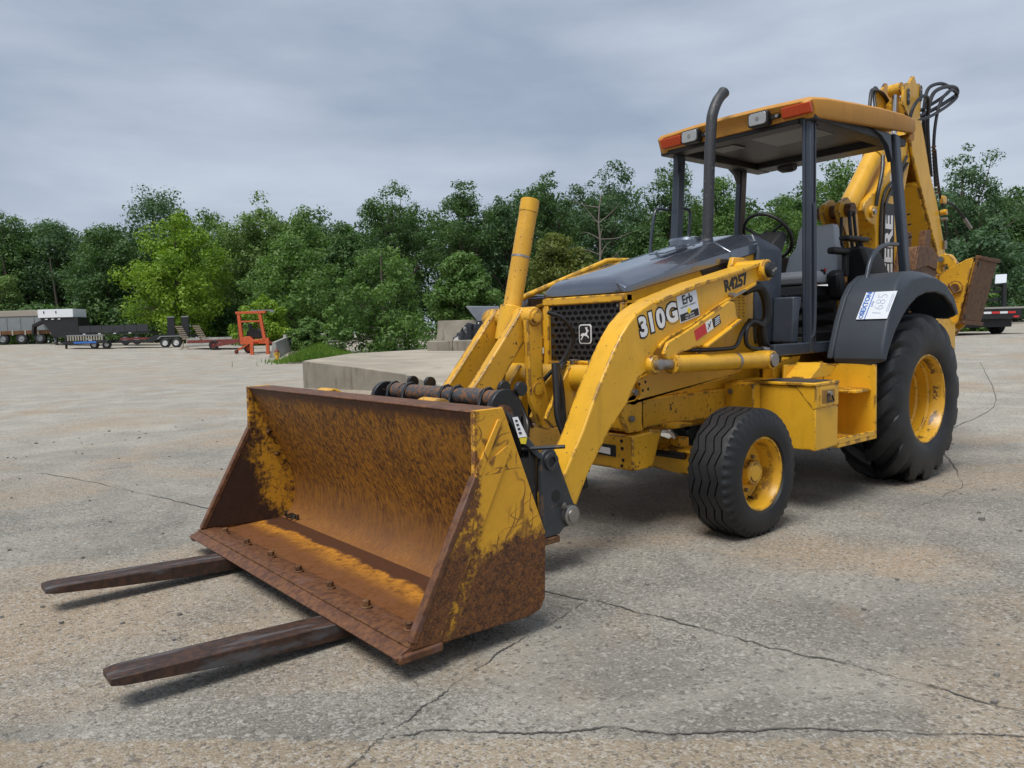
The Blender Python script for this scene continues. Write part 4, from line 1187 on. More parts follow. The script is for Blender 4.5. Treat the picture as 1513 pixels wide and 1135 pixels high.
# --- operator platform, fenders
b = MB()
b.box(-0.70, 1.16, -0.60, 0.60, 1.02, 1.05)
b.box(-0.30, 0.50, -0.30, 0.30, 1.051, 1.12)
MATM = plain('ribbed_floor_mat', (0.06, 0.056, 0.052), 0.8, 0, 0.4, 30)
pf = b.build('platform', MATM, BL, 0.004)
for k in range(16):
    MB().box(0.33 + k * 0.035, 0.35 + k * 0.035, 0.10, 0.57, 1.0505, 1.058).build('mat_rib', MATM, pf)
for s in (1, -1):
    MB().box(0.32, 1.47, *yb(0.585, 0.63, s), 1.015, 1.095).build('sill', SLATE, BL, 0.008)
    # fender: lofted over the tyre with a dropped outer lip
    top = [(0.815, 0.965), (0.80, 1.06), (0.72, 1.24), (0.62, 1.41), (0.52, 1.51), (0.38, 1.575), (0.18, 1.598), (-0.06, 1.585), (-0.28, 1.525), (-0.44, 1.42), (-0.52, 1.30), (-0.53, 1.265)]
    lip = [(0.775, 0.955), (0.74, 1.03), (0.63, 1.17), (0.52, 1.265), (0.42, 1.335), (0.28, 1.40), (0.12, 1.435), (-0.06, 1.44), (-0.22, 1.415), (-0.36, 1.345), (-0.43, 1.285), (-0.44, 1.26)]
    rings = []
    for i_, ((x, z), (lx, lz)) in enumerate(zip(top, lip)):
        mx_, mz_ = x * .72 + lx * .28, z * .72 + lz * .28
        yr = 1.046 if i_ < 4 else max(0.985, 1.046 - (i_ - 3) * .025)
        rings.append([(x, s * 0.70, z), (x, s * yr, z), (mx_, s * 1.060, mz_), (lx, s * 1.065, lz), (lx - .012, s * 1.04, lz - .004), (x * .97, s * 0.97, z - 0.03), (x * .97, s * 0.70, z - 0.03)])
    fd = MB().loft(rings).build('fender', FEND, BL, 0.012, 40, 3)
    MB().prism([(0.83, 0.97), (0.80, 1.06), (0.72, 1.24), (0.62, 1.41), (0.52, 1.51), (0.38, 1.575), (0.18, 1.598), (-0.06, 1.585), (-0.28, 1.525), (-0.44, 1.42), (-0.50, 1.0), (0.3, 1.0)], *yb(0.655, 0.70, s)).build('fender_inner', FEND, fd, 0.01)
    MB().tube(spline([(-0.22, s * 0.70, 1.84), (0.05, s * 0.73, 1.82), (0.22, s * 0.74, 1.77), (0.34, s * 0.745, 1.68), (0.42, s * 0.75, 1.52)], 6), 0.017, 12).build('grab_handle', SLATE, BL)
    if s > 0:
        fend_left = fd
# sticker on the left fender front panel
def fp(u, v):
    """u across (0 inner .. 1 outer), v up the front panel"""
    x0, z0, x1, z1 = 0.718, 1.244, 0.604, 1.436
    n = Vector((0.864, 0, 0.503)) * 0.009
    return Vector((x0 + (x1 - x0) * v, 0.825 + 0.02 * v + 0.218 * u, z0 + (z1 - z0) * v)) + n


sk = quad('auction_sticker', [fp(0, 0), fp(1, 0), fp(1, 1.0), fp(0, 1.0)], PALE, fend_left)
n9 = Vector((0.864, 0, 0.503)) * 0.0028
quad('sticker_rule', [fp(0.265, 0.0) + n9, fp(0.295, 0.0) + n9, fp(0.295, 1.0) + n9, fp(0.265, 1.0) + n9], BLUET, sk, 0.0006)
upv = (fp(0, 1) - fp(0, 0)).normalized()
text('sticker_name', 'SEXTON', BLUET, sk, fp(0.135, 0.58) + n9, upv, (0, -1, 0), 0.048, 0.0006, 0.0018, 0, 1.02)
MB().lathe([(0.0, 0.016), (0.001, 0.016), (0.001, 0.010), (0.0, 0.010)], (0, 0, 0), 'Z', 20).build('sticker_mark', BLUET, sk).matrix_local = Matrix.Translation(fp(0.135, 0.09) + n9) @ Vector((0.864, 0, 0.503)).to_track_quat('Z', 'Y').to_matrix().to_4x4()
text('sticker_number', '1685', PENBLUE, sk, fp(0.62, 0.52) + n9, upv, (0, -1, 0), 0.100, 0.0005, -0.0036, 0, 0.92)
text('sticker_text', 'LOT#', BLUET, sk, fp(0.36, 0.55) + n9, upv, (0, -1, 0), 0.018, 0.0005, 0, 0, 1)
for k in range(2):
    quad('sticker_line', [fp(0.89 + .05 * k, 0.25) + n9, fp(0.90 + .05 * k, 0.25) + n9, fp(0.90 + .05 * k, 0.9) + n9, fp(0.89 + .05 * k, 0.9) + n9], PENBLUE, sk, 0.0005)

# --- cowl, dash, steering wheel
b = MB()
b.loft([[(1.30, -0.40, 1.10), (1.30, 0.40, 1.10), (1.10, 0.44, 1.10), (1.10, -0.44, 1.10)],
        [(1.34, -0.39, 1.40), (1.34, 0.39, 1.40), (1.06, 0.44, 1.40), (1.06, -0.44, 1.40)],
        [(1.29, -0.40, 1.76), (1.29, 0.40, 1.76), (1.04, 0.435, 1.755), (1.04, -0.435, 1.755)],
        [(1.265, -0.33, 1.885), (1.265, 0.33, 1.885), (1.06, 0.40, 1.80), (1.06, -0.40, 1.80)]])
cw_ = b.build('cowl', SLATE, BL, 0.014, 40, 3)
MB().prism([(1.12, 1.10), (1.20, 1.10), (1.17, 1.42), (1.06, 1.42), (1.10, 1.30)], 0.442, 0.60).build('cowl_side', SLATE, cw_, 0.01)
MB().box(0.99, 1.05, -0.30, 0.36, 1.38, 1.72).build('dash_panel', BLACKIN, cw_, 0.02)
MB().prism([(1.04, 1.80), (0.86, 1.93), (0.80, 1.90), (0.90, 1.72), (1.04, 1.66)], 0.06, 0.34).build('instrument_pod', BLACKIN, cw_, 0.015)
WC, WN = Vector((0.80, 0.165, 1.905)), Vector((-0.42, 0.0, 0.91)).normalized()
e1 = Vector((0, 1, 0))
e2 = WN.cross(e1)
WN = (WN + Vector((0.18, 0.05, 0))).normalized()
WN = Vector((-0.80, 0.05, 0.60)).normalized()
e2 = WN.cross(e1).normalized()
e1 = e2.cross(WN).normalized()
b = MB()
b.tube([WC + (e1 * math.cos(t) + e2 * math.sin(t)) * 0.200 for t in [2 * math.pi * k / 40 for k in range(40)]], 0.0135, 12, False, True)
sw = b.build('steering_wheel', BLACKIN, BL)
for k in range(3):
    a = math.radians(90 + 120 * k)
    MB().tube([WC - WN * 0.03, WC + (e1 * math.cos(a) + e2 * math.sin(a)) * 0.198], 0.011, 8).build('spoke', BLACKIN, sw)
MB().cyl(WC - WN * 0.05, WC + WN * 0.005, 0.045, 16).build('wheel_hub', BLACKIN, sw)
MB().cyl(WC - WN * 0.05, WC - WN * 0.30, 0.028, 12).build('steering_column', BLACKIN, sw)

# --- seat
def soft(name, rings, m, par, bev=0.03):
    return MB().loft(rings).build(name, m, par, bev, 60, 4)


seat = soft('seat_cushion', [[(0.40, -0.15, 1.54), (0.40, 0.31, 1.54), (-0.08, 0.31, 1.55), (-0.08, -0.15, 1.55)], [(0.43, -0.16, 1.60), (0.43, 0.32, 1.60), (-0.10, 0.32, 1.62), (-0.10, -0.16, 1.62)], [(0.40, -0.14, 1.645), (0.40, 0.30, 1.645), (-0.08, 0.30, 1.65), (-0.08, -0.14, 1.65)]], SEATM, BL, 0.03)
bkp = [(-0.015, 1.60, 0.235), (-0.05, 1.70, 0.245), (-0.08, 1.80, 0.235), (-0.10, 1.88, 0.180), (-0.12, 2.00, 0.165), (-0.13, 2.055, 0.150)]
soft('seat_back', [[(x + .045, 0.085 - w * .97, z), (x + .02, 0.085 - w * .45, z), (x + .02, 0.085 + w * .45, z), (x + .045, 0.085 + w * .97, z), (x - .06, 0.085 + w, z), (x - .08, 0.085, z), (x - .06, 0.085 - w, z)] for x, z, w in bkp], SEATM, BL, 0.018)
for s, y in ((1, 0.385), (-1, -0.22)):
    MB().box(-0.02, 0.24, y - 0.04, y + 0.04, 1.775, 1.83).build('armrest', BLACKIN, BL, 0.022, 50, 4)
    MB().box(-0.03, 0.03, y - 0.02, y + 0.02, 1.60, 1.79).build('armrest_post', BLACKIN, BL, 0.008)
MB().prism([(0.02, 1.47), (0.10, 1.66), (0.20, 1.62), (0.15, 1.42), (0.05, 1.40)], 0.32, 0.42).build('seat_side_box', BLACKIN, BL, 0.02)
MB().box(0.18, 0.22, 0.285, 0.315, 1.58, 1.66).build('belt_buckle', BLACKIN, BL, 0.006)
MB().box(0.185, 0.205, 0.312, 0.320, 1.64, 1.668).build('buckle_button', REDT, BL, 0.002)
b = MB()
b.loft([[(0.44 - e_, -0.15 + e_, z), (0.44 - e_, 0.30 - e_, z), (-0.06 + e_, 0.30 - e_, z), (-0.06 + e_, -0.15 + e_, z)] for z, e_ in ((1.15, 0), (1.20, .025), (1.25, 0), (1.30, .025), (1.35, 0), (1.40, .025), (1.45, 0), (1.53, .02))])
b.build('suspension_boot', BLACKIN, BL, 0.012)
b = MB()
b.box(-0.10, 0.48, -0.20, 0.34, 1.06, 1.16)
b.build('seat_base', BLACKIN, BL, 0.01)
MB().box(0.52, 1.05, -0.25, 0.10, 1.05, 1.42).build('transmission_cover', BLACKIN, BL, 0.05, 40, 3)
MB().box(0.86, 0.99, 0.26, 0.34, 1.06, 1.12).build('pedal', BLACKIN, BL, 0.01)
MB().tube([(0.75, 0.38, 1.06), (0.80, 0.38, 1.25), (0.86, 0.36, 1.44)], 0.009, 8).build('shift_lever', BLACKIN, BL)
for y in (-0.10, 0.02):
    MB().tube(spline([(0.64, y, 1.30), (0.66, y + .03, 1.34), (0.68, y + .06, 1.30), (0.66, y + .05, 1.27)], 4), 0.010, 8).build('key_ring', BOLTM, BL)
# backhoe control towers behind the seat
for y in (0.42, -0.36):
    tw = MB().loft([[(-0.16, y - .09, 1.05), (-0.16, y + .09, 1.05), (-0.44, y + .09, 1.05), (-0.44, y - .09, 1.05)], [(-0.16, y - .11, 1.62), (-0.16, y + .11, 1.62), (-0.50, y + .11, 1.62), (-0.50, y - .11, 1.62)], [(-0.08, y - .06, 1.85), (-0.08, y + .06, 1.85), (-0.36, y + .08, 1.83), (-0.36, y - .08, 1.83)]]).build('control_tower', BLACKIN, BL, 0.03, 50, 3)
    MB().box(-0.26, 0.10, y - 0.045, y + 0.045, 1.885, 1.925).build('wrist_rest', BLACKIN, tw, 0.015, 50, 3)
    MB().tube([(-0.20, y, 1.83), (-0.18, y, 1.90)], 0.02, 8).build('lever', BLACKIN, tw)
MB().tube(spline([(-0.05, 0.30, 1.50), (-0.12, 0.36, 1.40), (-0.10, 0.40, 1.25), (-0.02, 0.40, 1.10)], 6), 0.014, 8).build('control_cable', HOSE, BL)
MB().tube([(0.02, 0.36, 1.44), (-0.04, 0.36, 1.10)], 0.012, 8).build('seat_post', BLACKIN, BL)
MB().tube([(0.12, 0.36, 1.42), (0.10, 0.36, 1.10)], 0.012, 8).build('seat_post', BLACKIN, BL)

# --- canopy: four posts and roof
for s in (1, -1):
    for x0, x1, t_, nm in ((0.935, 1.075, 0, 'front_post'),):
        dl = 0 if s > 0 else -0.11
        ps = MB().loft([[(0.935 + d_, s * .568, z), (1.015 + d_, s * .568, z), (1.015 + d_, s * .64, z), (0.935 + d_, s * .64, z)] for z, d_ in ((1.02, 0.02 if s < 0 else 0), (2.69, dl))]).build('front_post', SLATE, BL, 0.010)
        if s > 0:
            MB().box(0.962, 0.972, 0.6405, 0.646, 1.10, 2.66).build('post_seam', BLACKP, ps)
            MB().box(1.0155, 1.022, 0.585, 0.600, 1.10, 2.66).build('post_seam', SLATE, ps)
    sh = -0.03 if s > 0 else 0.0
    dn = -0.445 if s > 0 else 0.0
    ps = MB().loft([[(0.01 + dn, s * .65, 1.30), (0.01 + dn, s * .71, 1.30), (-0.09 + dn, s * .71, 1.30), (-0.09 + dn, s * .65, 1.30)], [(-0.115 + sh, s * .65, 2.70), (-0.115 + sh, s * .71, 2.70), (-0.21 + sh, s * .71, 2.70), (-0.21 + sh, s * .65, 2.70)]]).build('rear_post', SLATE, BL, 0.012)
    for z in (1.90, 2.0, 2.08):
        xk = -0.50 + (z - 1.3) * .21
        MB().cyl((xk, s * .73, z), (xk + .03, s * .76, z), 0.007, 6).build('hook', BLACKIN, ps)
    # triangular corner gussets at the post heads
    MB().prism([(0.944, 2.69), (0.944, 2.50), (0.90, 2.60), (0.80, 2.66), (0.70, 2.69)], *yb(0.565, 0.60, s)).build('gusset', SLATE, BL, 0.004)
    MB().prism([(-0.098, 2.69), (-0.125, 2.48), (-0.05, 2.60), (0.06, 2.66), (0.18, 2.69)], *yb(0.66, 0.70, s)).build('gusset', SLATE, BL, 0.004)
# handrails on the right front post
MB().tube(spline([(0.98, -0.64, 2.20), (1.09, -0.66, 2.20), (1.14, -0.66, 2.14), (1.19, -0.66, 1.90), (1.22, -0.64, 1.70)], 5), 0.013, 10).build('handrail', SLATE, BL)
MB().tube(spline([(0.92, -0.58, 2.21), (0.80, -0.58, 2.21), (0.765, -0.58, 2.17), (0.79, -0.58, 2.0), (0.83, -0.58, 1.97), (0.92, -0.58, 1.97)], 5), 0.013, 10).build('handrail', SLATE, BL)
MB().tube(spline([(1.0, 0.635, 1.12), (0.985, 0.652, 1.25), (0.985, 0.652, 2.0), (0.985, 0.636, 2.06)], 5), 0.012, 10).build('handrail', SLATE, BL)
MB().box(-0.155, -0.135, -0.735, -0.725, 1.95, 2.5).build('reflector_strip', PALE, BL)

ROOF_S = [  # x, half width, bottom z, top z at edge, crown z
    (1.085, 0.640, 2.665, 2.770, 2.785), (1.06, 0.685, 2.655, 2.795, 2.812), (0.90, 0.715, 2.660, 2.810, 2.835), (0.50, 0.735, 2.680, 2.835, 2.868), (0.10, 0.745, 2.705, 2.860, 2.890),
    (-0.25, 0.745, 2.730, 2.872, 2.898), (-0.46, 0.735, 2.748, 2.872, 2.892), (-0.545, 0.70, 2.765, 2.862, 2.875)]
MB().box(-0.44, 1.0, -0.64, 0.64, 2.716, 2.722).build('roof_lining', BLACKIN, BL)
rings = []
for i_, (x, w, zb, zt, zc) in enumerate(ROOF_S):
    xb = x - (0.055, 0.045, 0.02, 0, 0, 0, 0, 0)[i_]
    rings.append([(xb, -w + .012, zb), (xb, -w, zb + .02), (x, -w + .006, zt - .02), (x, -w + .04, zt), (x, -w * .5, (zt + zc * 2) / 3), (x, 0, zc), (x, w * .5, (zt + zc * 2) / 3), (x, w - .04, zt), (x, w - .006, zt - .02), (xb, w, zb + .02), (xb, w - .012, zb),
                  (xb, w - .05, zb), (xb, w - .055, zb + .05), (xb, 0, zb + .055), (xb, -w + .055, zb + .05), (xb, -w + .05, zb)])
roof = MB().loft(rings).build('canopy_roof', ROOFY, BL, 0.006, 35, 3)
MB().prism([(-0.45, 2.745), (-0.53, 2.76), (-0.53, 2.70), (-0.47, 2.68), (-0.42, 2.70)], 0.50, 0.70).build('roof_corner', ROOFY, roof, 0.008)
# front fascia band carrying the lamps, dark roof frame, grey panels painted as reflected light
MB().prism([(1.045, 2.672), (1.070, 2.768), (1.05, 2.768), (1.02, 2.672)], -0.62, 0.62).build('lamp_recess', ROOFY, roof, 0.004)
b = MB()
both(lambda s: b.box(-0.42, 1.02, *yb(0.55, 0.68, s), 2.640, 2.70))
b.box(-0.42, -0.20, -0.55, 0.55, 2.645, 2.70)
b.box(0.88, 1.03, -0.55, 0.55, 2.640, 2.70)
b.box(-0.20, 0.88, -0.55, 0.55, 2.690, 2.715)
hl = b.build('roof_frame', BLACKIN, roof, 0.008)
MB().box(0.34, 0.80, -0.02, 0.46, 2.680, 2.689).build('sheen_panel', HEADL_SHEEN, hl, 0.01)
MB().box(0.52, 0.70, -0.42, -0.20, 2.680, 2.689).build('sheen_panel', HEADL_SHEEN, hl, 0.01)
for y0, y1 in ((-0.625, -0.425), (0.455, 0.675)):
    am = MB().prism([(1.050, 2.682), (1.082, 2.682), (1.100, 2.752), (1.066, 2.752)], y0, y1).build('amber_marker', AMBER, roof, 0.006)
    for k in range(12):
        yy = y0 + (k + .7) * (y1 - y0) / 12.4
        MB().prism([(1.083, 2.688), (1.087, 2.688), (1.101, 2.746), (1.097, 2.746)], yy - .004, yy + .004).build('lens_rib', AMBER, am)
for yc in (-0.315, 0.285):
    lp = MB().prism(rrect(yc, 2.715, 0.080, 0.052, 0.022), 1.055, 1.122, 'YZ').build('work_lamp', BLACKIN, roof, 0.006)
    MB().prism(rrect(yc, 2.715, 0.070, 0.043, 0.020), 1.119, 1.127, 'YZ').build('lens', LENS, lp, 0.004)
    MB().cyl((1.124, yc, 2.715), (1.1285, yc, 2.715), 0.016, 16).build('bulb', STEEL, lp)
    MB().box(1.06, 1.085, yc + .085, yc + .15, 2.70, 2.725).build('lamp_bracket', BLACKIN, lp)
    MB().cyl((1.080, yc + .135, 2.712), (1.094, yc + .135, 2.712), 0.012, 8).build('bolt', STEEL, lp)
MB().tube([(-0.30, -0.40, 2.70), (-0.30, -0.38, 2.66)], 0.018, 8).build('lamp_bracket', BLACKIN, roof)
MB().loft([[(-0.30 + .05 * math.cos(a) * r, -0.30 + dy, 2.635 + .05 * math.sin(a) * r) for a in [2 * math.pi * k / 16 for k in range(16)]] for dy, r in ((-.09, .45), (-.05, .9), (0.03, 1.0), (0.07, .85))]).build('rear_work_lamp', BLACKIN, roof)

# --- backhoe: swing frame, boom, cylinders, dipper, bucket
YB = 0.11
b = MB()
b.box(-1.05, -0.75, -0.75, 0.75, 0.55, 0.95)
b.box(-1.12, -0.78, -0.25, 0.25, 0.50, 1.05)
b.build('rear_frame', YELW, BL, 0.01)
b = MB()
b.prism([(-0.72, 1.60), (-0.62, 1.95), (-0.45, 2.20), (-0.48, 2.28), (-0.62, 2.34), (-0.80, 2.24), (-0.90, 1.70), (-1.0, 1.0), (-1.1, 0.7), (-0.85, 0.7)], -0.09, -0.04)
b.prism([(-0.72, 1.60), (-0.62, 1.95), (-0.45, 2.20), (-0.48, 2.28), (-0.62, 2.34), (-0.80, 2.24), (-0.90, 1.70), (-1.0, 1.0), (-1.1, 0.7), (-0.85, 0.7)], 0.05, 0.10)
b.box(-1.05, -0.88, -0.14, 0.14, 0.7, 1.6)
b.build('swing_post', YELW, BL, 0.01)
MB().cyl((-0.60, -0.16, 2.22), (-0.60, 0.16, 2.22), 0.06, 20).build('pin', RUST, BL)
boom = MB().prism([(-1.111, 0.995), (-1.152, 1.729), (-1.152, 2.034), (-1.111, 2.116), (-0.958, 2.156), (-0.897, 2.238), (-0.928, 2.319), (-1.03, 2.38), (-1.182, 2.462), (-1.488, 2.727), (-1.692, 2.93), (-1.824, 3.215), (-1.79, 3.36), (-1.86, 3.44), (-1.95, 3.42), (-2.007, 3.236), (-1.905, 2.869), (-1.783, 2.553), (-1.641, 2.228), (-1.62, 1.739), (-1.488, 0.995)], -YB, YB).build('backhoe_boom', YEL, BL, 0.012, 35, 3)
MB().lathe([(YB, 0.055), (YB + .025, 0.052), (YB + .025, 0.0)], (-1.05, 0, 2.238), 'Y', 24).build('boss', YEL, boom)
MB().lathe([(YB + .02, 0.028), (YB + .04, 0.026), (YB + .04, 0)], (-1.05, 0, 2.238), 'Y', 16).build('pin', STEEL, boom)
for z, x, l in ((3.03, -1.81, .03), (2.88, -1.80, .055), (2.74, -1.755, .055), (2.605, -1.70, .055)):
    MB().prism([(x + l * .5 * math.cos(a) * (0.65) - l * .35 * math.sin(a), z + l * 1.2 * math.sin(a)) for a in [2 * math.pi * k / 14 for k in range(14)]], YB, YB + 0.0025).build('lightening_hole', TANT, boom)
panel = MB().box(-1.524, -1.299, YB + .001, YB + .003, 1.30, 2.345).build('name_panel', BLACKT, boom)
text('boom_lettering', 'DEERE', WHITE, panel, (-1.412, YB + .0035, 1.825), (0, 0, 1), (1, 0, 0), 0.235, 0.0008, 0.008, 0, 1.22)
quad('boom_label', [(-1.437, YB + .001, 2.482), (-1.539, YB + .001, 2.482), (-1.539, YB + .001, 2.625), (-1.437, YB + .001, 2.625)], PALE, boom)
quad('boom_label', [(-1.417, YB + .001, 2.421), (-1.539, YB + .001, 2.421), (-1.539, YB + .001, 2.467), (-1.417, YB + .001, 2.467)], BLACKT, boom)
bc = MB().cyl((-0.74, -0.02, 2.16), (-1.45, -0.02, 2.90), 0.085, 28).build('boom_cylinder', YEL, BL, 0.004)
MB().cyl((-1.34, -0.02, 2.785), (-1.375, -0.02, 2.82), 0.094, 28).build('gland', YEL, bc, 0.004)
MB().cyl((-1.40, -0.02, 2.85), (-1.66, -0.02, 3.12), 0.040, 20).build('cylinder_rod', STEEL, bc)
DIP = [(-1.634, 3.416), (-1.609, 3.306), (-1.72, 3.215), (-1.841, 2.862), (-2.113, 2.449), (-2.415, 2.016), (-2.546, 1.804), (-2.627, 1.784), (-2.727, 1.844), (-2.667, 1.975), (-2.526, 2.288), (-2.425, 2.479), (-2.264, 2.721), (-2.133, 3.023), (-2.012, 3.255),
       (-2.047, 3.416), (-2.047, 3.517), (-1.992, 3.563), (-1.921, 3.547), (-1.871, 3.613), (-1.831, 3.603), (-1.76, 3.532), (-1.7, 3.517), (-1.639, 3.487)]
dip = MB()
dip.prism(DIP, 0.118, 0.145)
dip.prism(DIP, -0.145, -0.118)
dip.prism([(-2.02, 2.58), (-2.12, 2.42), (-2.43, 1.99), (-2.56, 1.81), (-2.59, 1.83), (-2.45, 2.04), (-2.14, 2.47), (-2.04, 2.62)], -0.1175, 0.1175)
dip.prism([(-2.05, 3.2), (-2.14, 3.0), (-2.43, 2.46), (-2.68, 1.97), (-2.64, 1.97), (-2.39, 2.47), (-2.10, 3.01), (-2.01, 3.2)], -0.1175, 0.1175)
dp = dip.build('dipper', YEL, BL, 0.008)
for x, z in ((-1.72, 3.385), (-2.005, 3.466)):
    MB().prism([(x + .028 * math.cos(a), z + (.05 if math.sin(a) > 0 else -.05) + .028 * math.sin(a)) for a in [2 * math.pi * k / 16 for k in range(16)]], 0.1455, 0.157).build('pin_keeper', GREYP, dp, 0.003)
    MB().cyl((x, 0.155, z + .03), (x, 0.163, z + .03), 0.011, 8).build('bolt', STEEL, dp)
    MB().cyl((x, 0.155, z - .03), (x, 0.163, z - .03), 0.011, 8).build('bolt', STEEL, dp)
# dipper cylinder end at the boom head
ce2 = MB().prism(circle(-1.80, 3.50, 0.062, 0, 360, 18), -0.06, 0.06).build('cylinder_eye', YEL, BL, 0.006)
MB().cyl((-1.80, 0.0, 3.46), (-1.76, 0.0, 2.95), 0.036, 20).build('cylinder_rod', plain('chrome_rod', (0.6, 0.6, 0.6), 0.2, 0.9, 0.05), ce2)
# dipper cylinder, link and pins on the back of the dipper
MB().cyl((-2.10, 0.02, 3.05), (-2.52, 0.02, 2.10), 0.05, 20).build('bucket_cylinder', YEL, BL)
MB().box(-2.62, -2.50, 0.146, 0.18, 2.43, 2.51).build('lug', YEL, dp, 0.01)
MB().cyl((-2.56, 0.14, 2.34), (-2.56, 0.20, 2.34), 0.030, 14).build('lug', YEL, dp)
MB().cyl((-2.57, 0.14, 2.27), (-2.57, 0.20, 2.27), 0.018, 12).build('bolt', STEEL, dp)
MB().cyl((-2.62, 0.165, 1.96), (-2.61, 0.165, 2.05), 0.020, 10).build('hose_fitting', STEEL, dp)
bkt = MB().prism([(-1.50, 1.70), (-1.60, 1.93), (-1.90, 1.93), (-2.18, 1.76), (-2.35, 1.45), (-2.2, 1.15), (-1.9, 1.02), (-1.55, 1.12)], -0.30, 0.30).build('backhoe_bucket', RUST, BL, 0.01)
for y in (-0.28, -0.10, 0.10, 0.28):
    MB().prism([(-1.86, 1.90), (-1.87, 2.08), (-1.845, 2.10), (-1.77, 2.09), (-1.73, 1.90)], y - .035, y + .035).build('tooth', RUST, bkt, 0.006)
MB().prism([(-1.50, 1.70), (-1.60, 1.935), (-1.90, 1.935), (-2.18, 1.765), (-2.1, 1.70), (-1.8, 1.75)], 0.3005, 0.32).build('side_cutter', RUST, bkt, 0.004)
# --- stabilisers folded up at the rear corners
for s in (1, -1):
    st_ = MB()
    poly = [(s * .87, 1.74), (s * .93, 1.755), (s * .815, 1.205), (s * .73, 1.12), (s * .55, 0.85), (s * .42, 0.80), (s * .45, 1.0), (s * .63, 1.26), (s * .66, 1.50), (s * .645, 1.62), (s * .70, 1.66)]
    st_.prism(poly, -1.215, -1.185, 'YZ')
    st_.prism(poly, -1.47, -1.44, 'YZ')
    so = st_.build('stabiliser', YELW, BL, 0.006)
    MB().prism([(s * .60, 1.22), (s * .74, 1.14), (s * .44, 0.80), (s * .36, 0.88)], -1.43, -1.22, 'YZ').build('stabiliser_leg', YEL, so, 0.01)
    MB().cyl((-1.16, s * .79, 1.50), (-1.50, s * .79, 1.50), 0.034, 16).build('pin', RUST, so)
    MB().lathe([(-1.176, 0.062), (-1.168, 0.060), (-1.168, 0.036)], (0, s * .79, 1.50), 'X', 20).build('bushing', YELW, so)
    MB().tube([(-1.165, s * .74, 1.53), (-1.160, s * .79, 1.455), (-1.165, s * .84, 1.47)], 0.008, 6).build('keeper', RUST, so)
    pad = MB()
    A_, B_, C_, D_ = Vector((-1.19, s * .825, 1.20)), Vector((-1.60, s * .835, 1.18)), Vector((-1.60, s * .965, 1.735)), Vector((-1.19, s * .945, 1.755))
    nv = Vector((0, s * 1, -0.22)).normalized() * 0.018
    pad.add([A_, B_, C_, D_, A_ + nv, B_ + nv, C_ + nv, D_ + nv], [(3, 2, 1, 0), (4, 5, 6, 7), (0, 1, 5, 4), (1, 2, 6, 5), (2, 3, 7, 6), (3, 0, 4, 7)])
    po = pad.build('stabiliser_pad', RUST, so, 0.003)
    MB().bar(C_ + nv, D_ + nv, 0.03, 0.05, nv).build('pad_lip', RUST, po, 0.003)
    MB().bar(A_ + nv, B_ + nv, 0.03, 0.05, nv).build('pad_lip', RUST, po, 0.003)
    for u, v in ((.10, .09), (.10, .90)):
        c_ = A_ * (1 - u) * (1 - v) + B_ * u * (1 - v) + C_ * u * v + D_ * (1 - u) * v
        MB().cyl(c_ + nv, c_ + nv * 1.25, 0.020, 12).build('pad_hole', BLACKT, po)
    MB().prism([(s * .60, 1.64), (s * .62, 1.78), (s * .66, 1.815), (s * .72, 1.80), (s * .775, 1.72), (s * .78, 1.66), (s * .74, 1.62), (s * .71, 1.66), (s * .69, 1.71), (s * .66, 1.70), (s * .66, 1.62)], -1.31, -1.24, 'YZ').build('stabiliser_hook', YEL, so, 0.008)
    MB().cyl((-1.225, s * .655, 1.76), (-1.20, s * .655, 1.76), 0.026, 14).build('pin', STEEL, so)
    MB().cyl((-1.33, s * .62, 1.62), (-1.33, s * .36, 0.95), 0.045, 18).build('stabiliser_cylinder', YEL, so)
MB().prism([(-0.55, 1.16), (-0.62, 1.24), (-1.0, 1.26), (-1.18, 1.20), (-1.18, 0.95), (-0.9, 0.85), (-0.6, 0.9)], 0.60, 0.80).build('rear_corner', YEL, BL, 0.02)

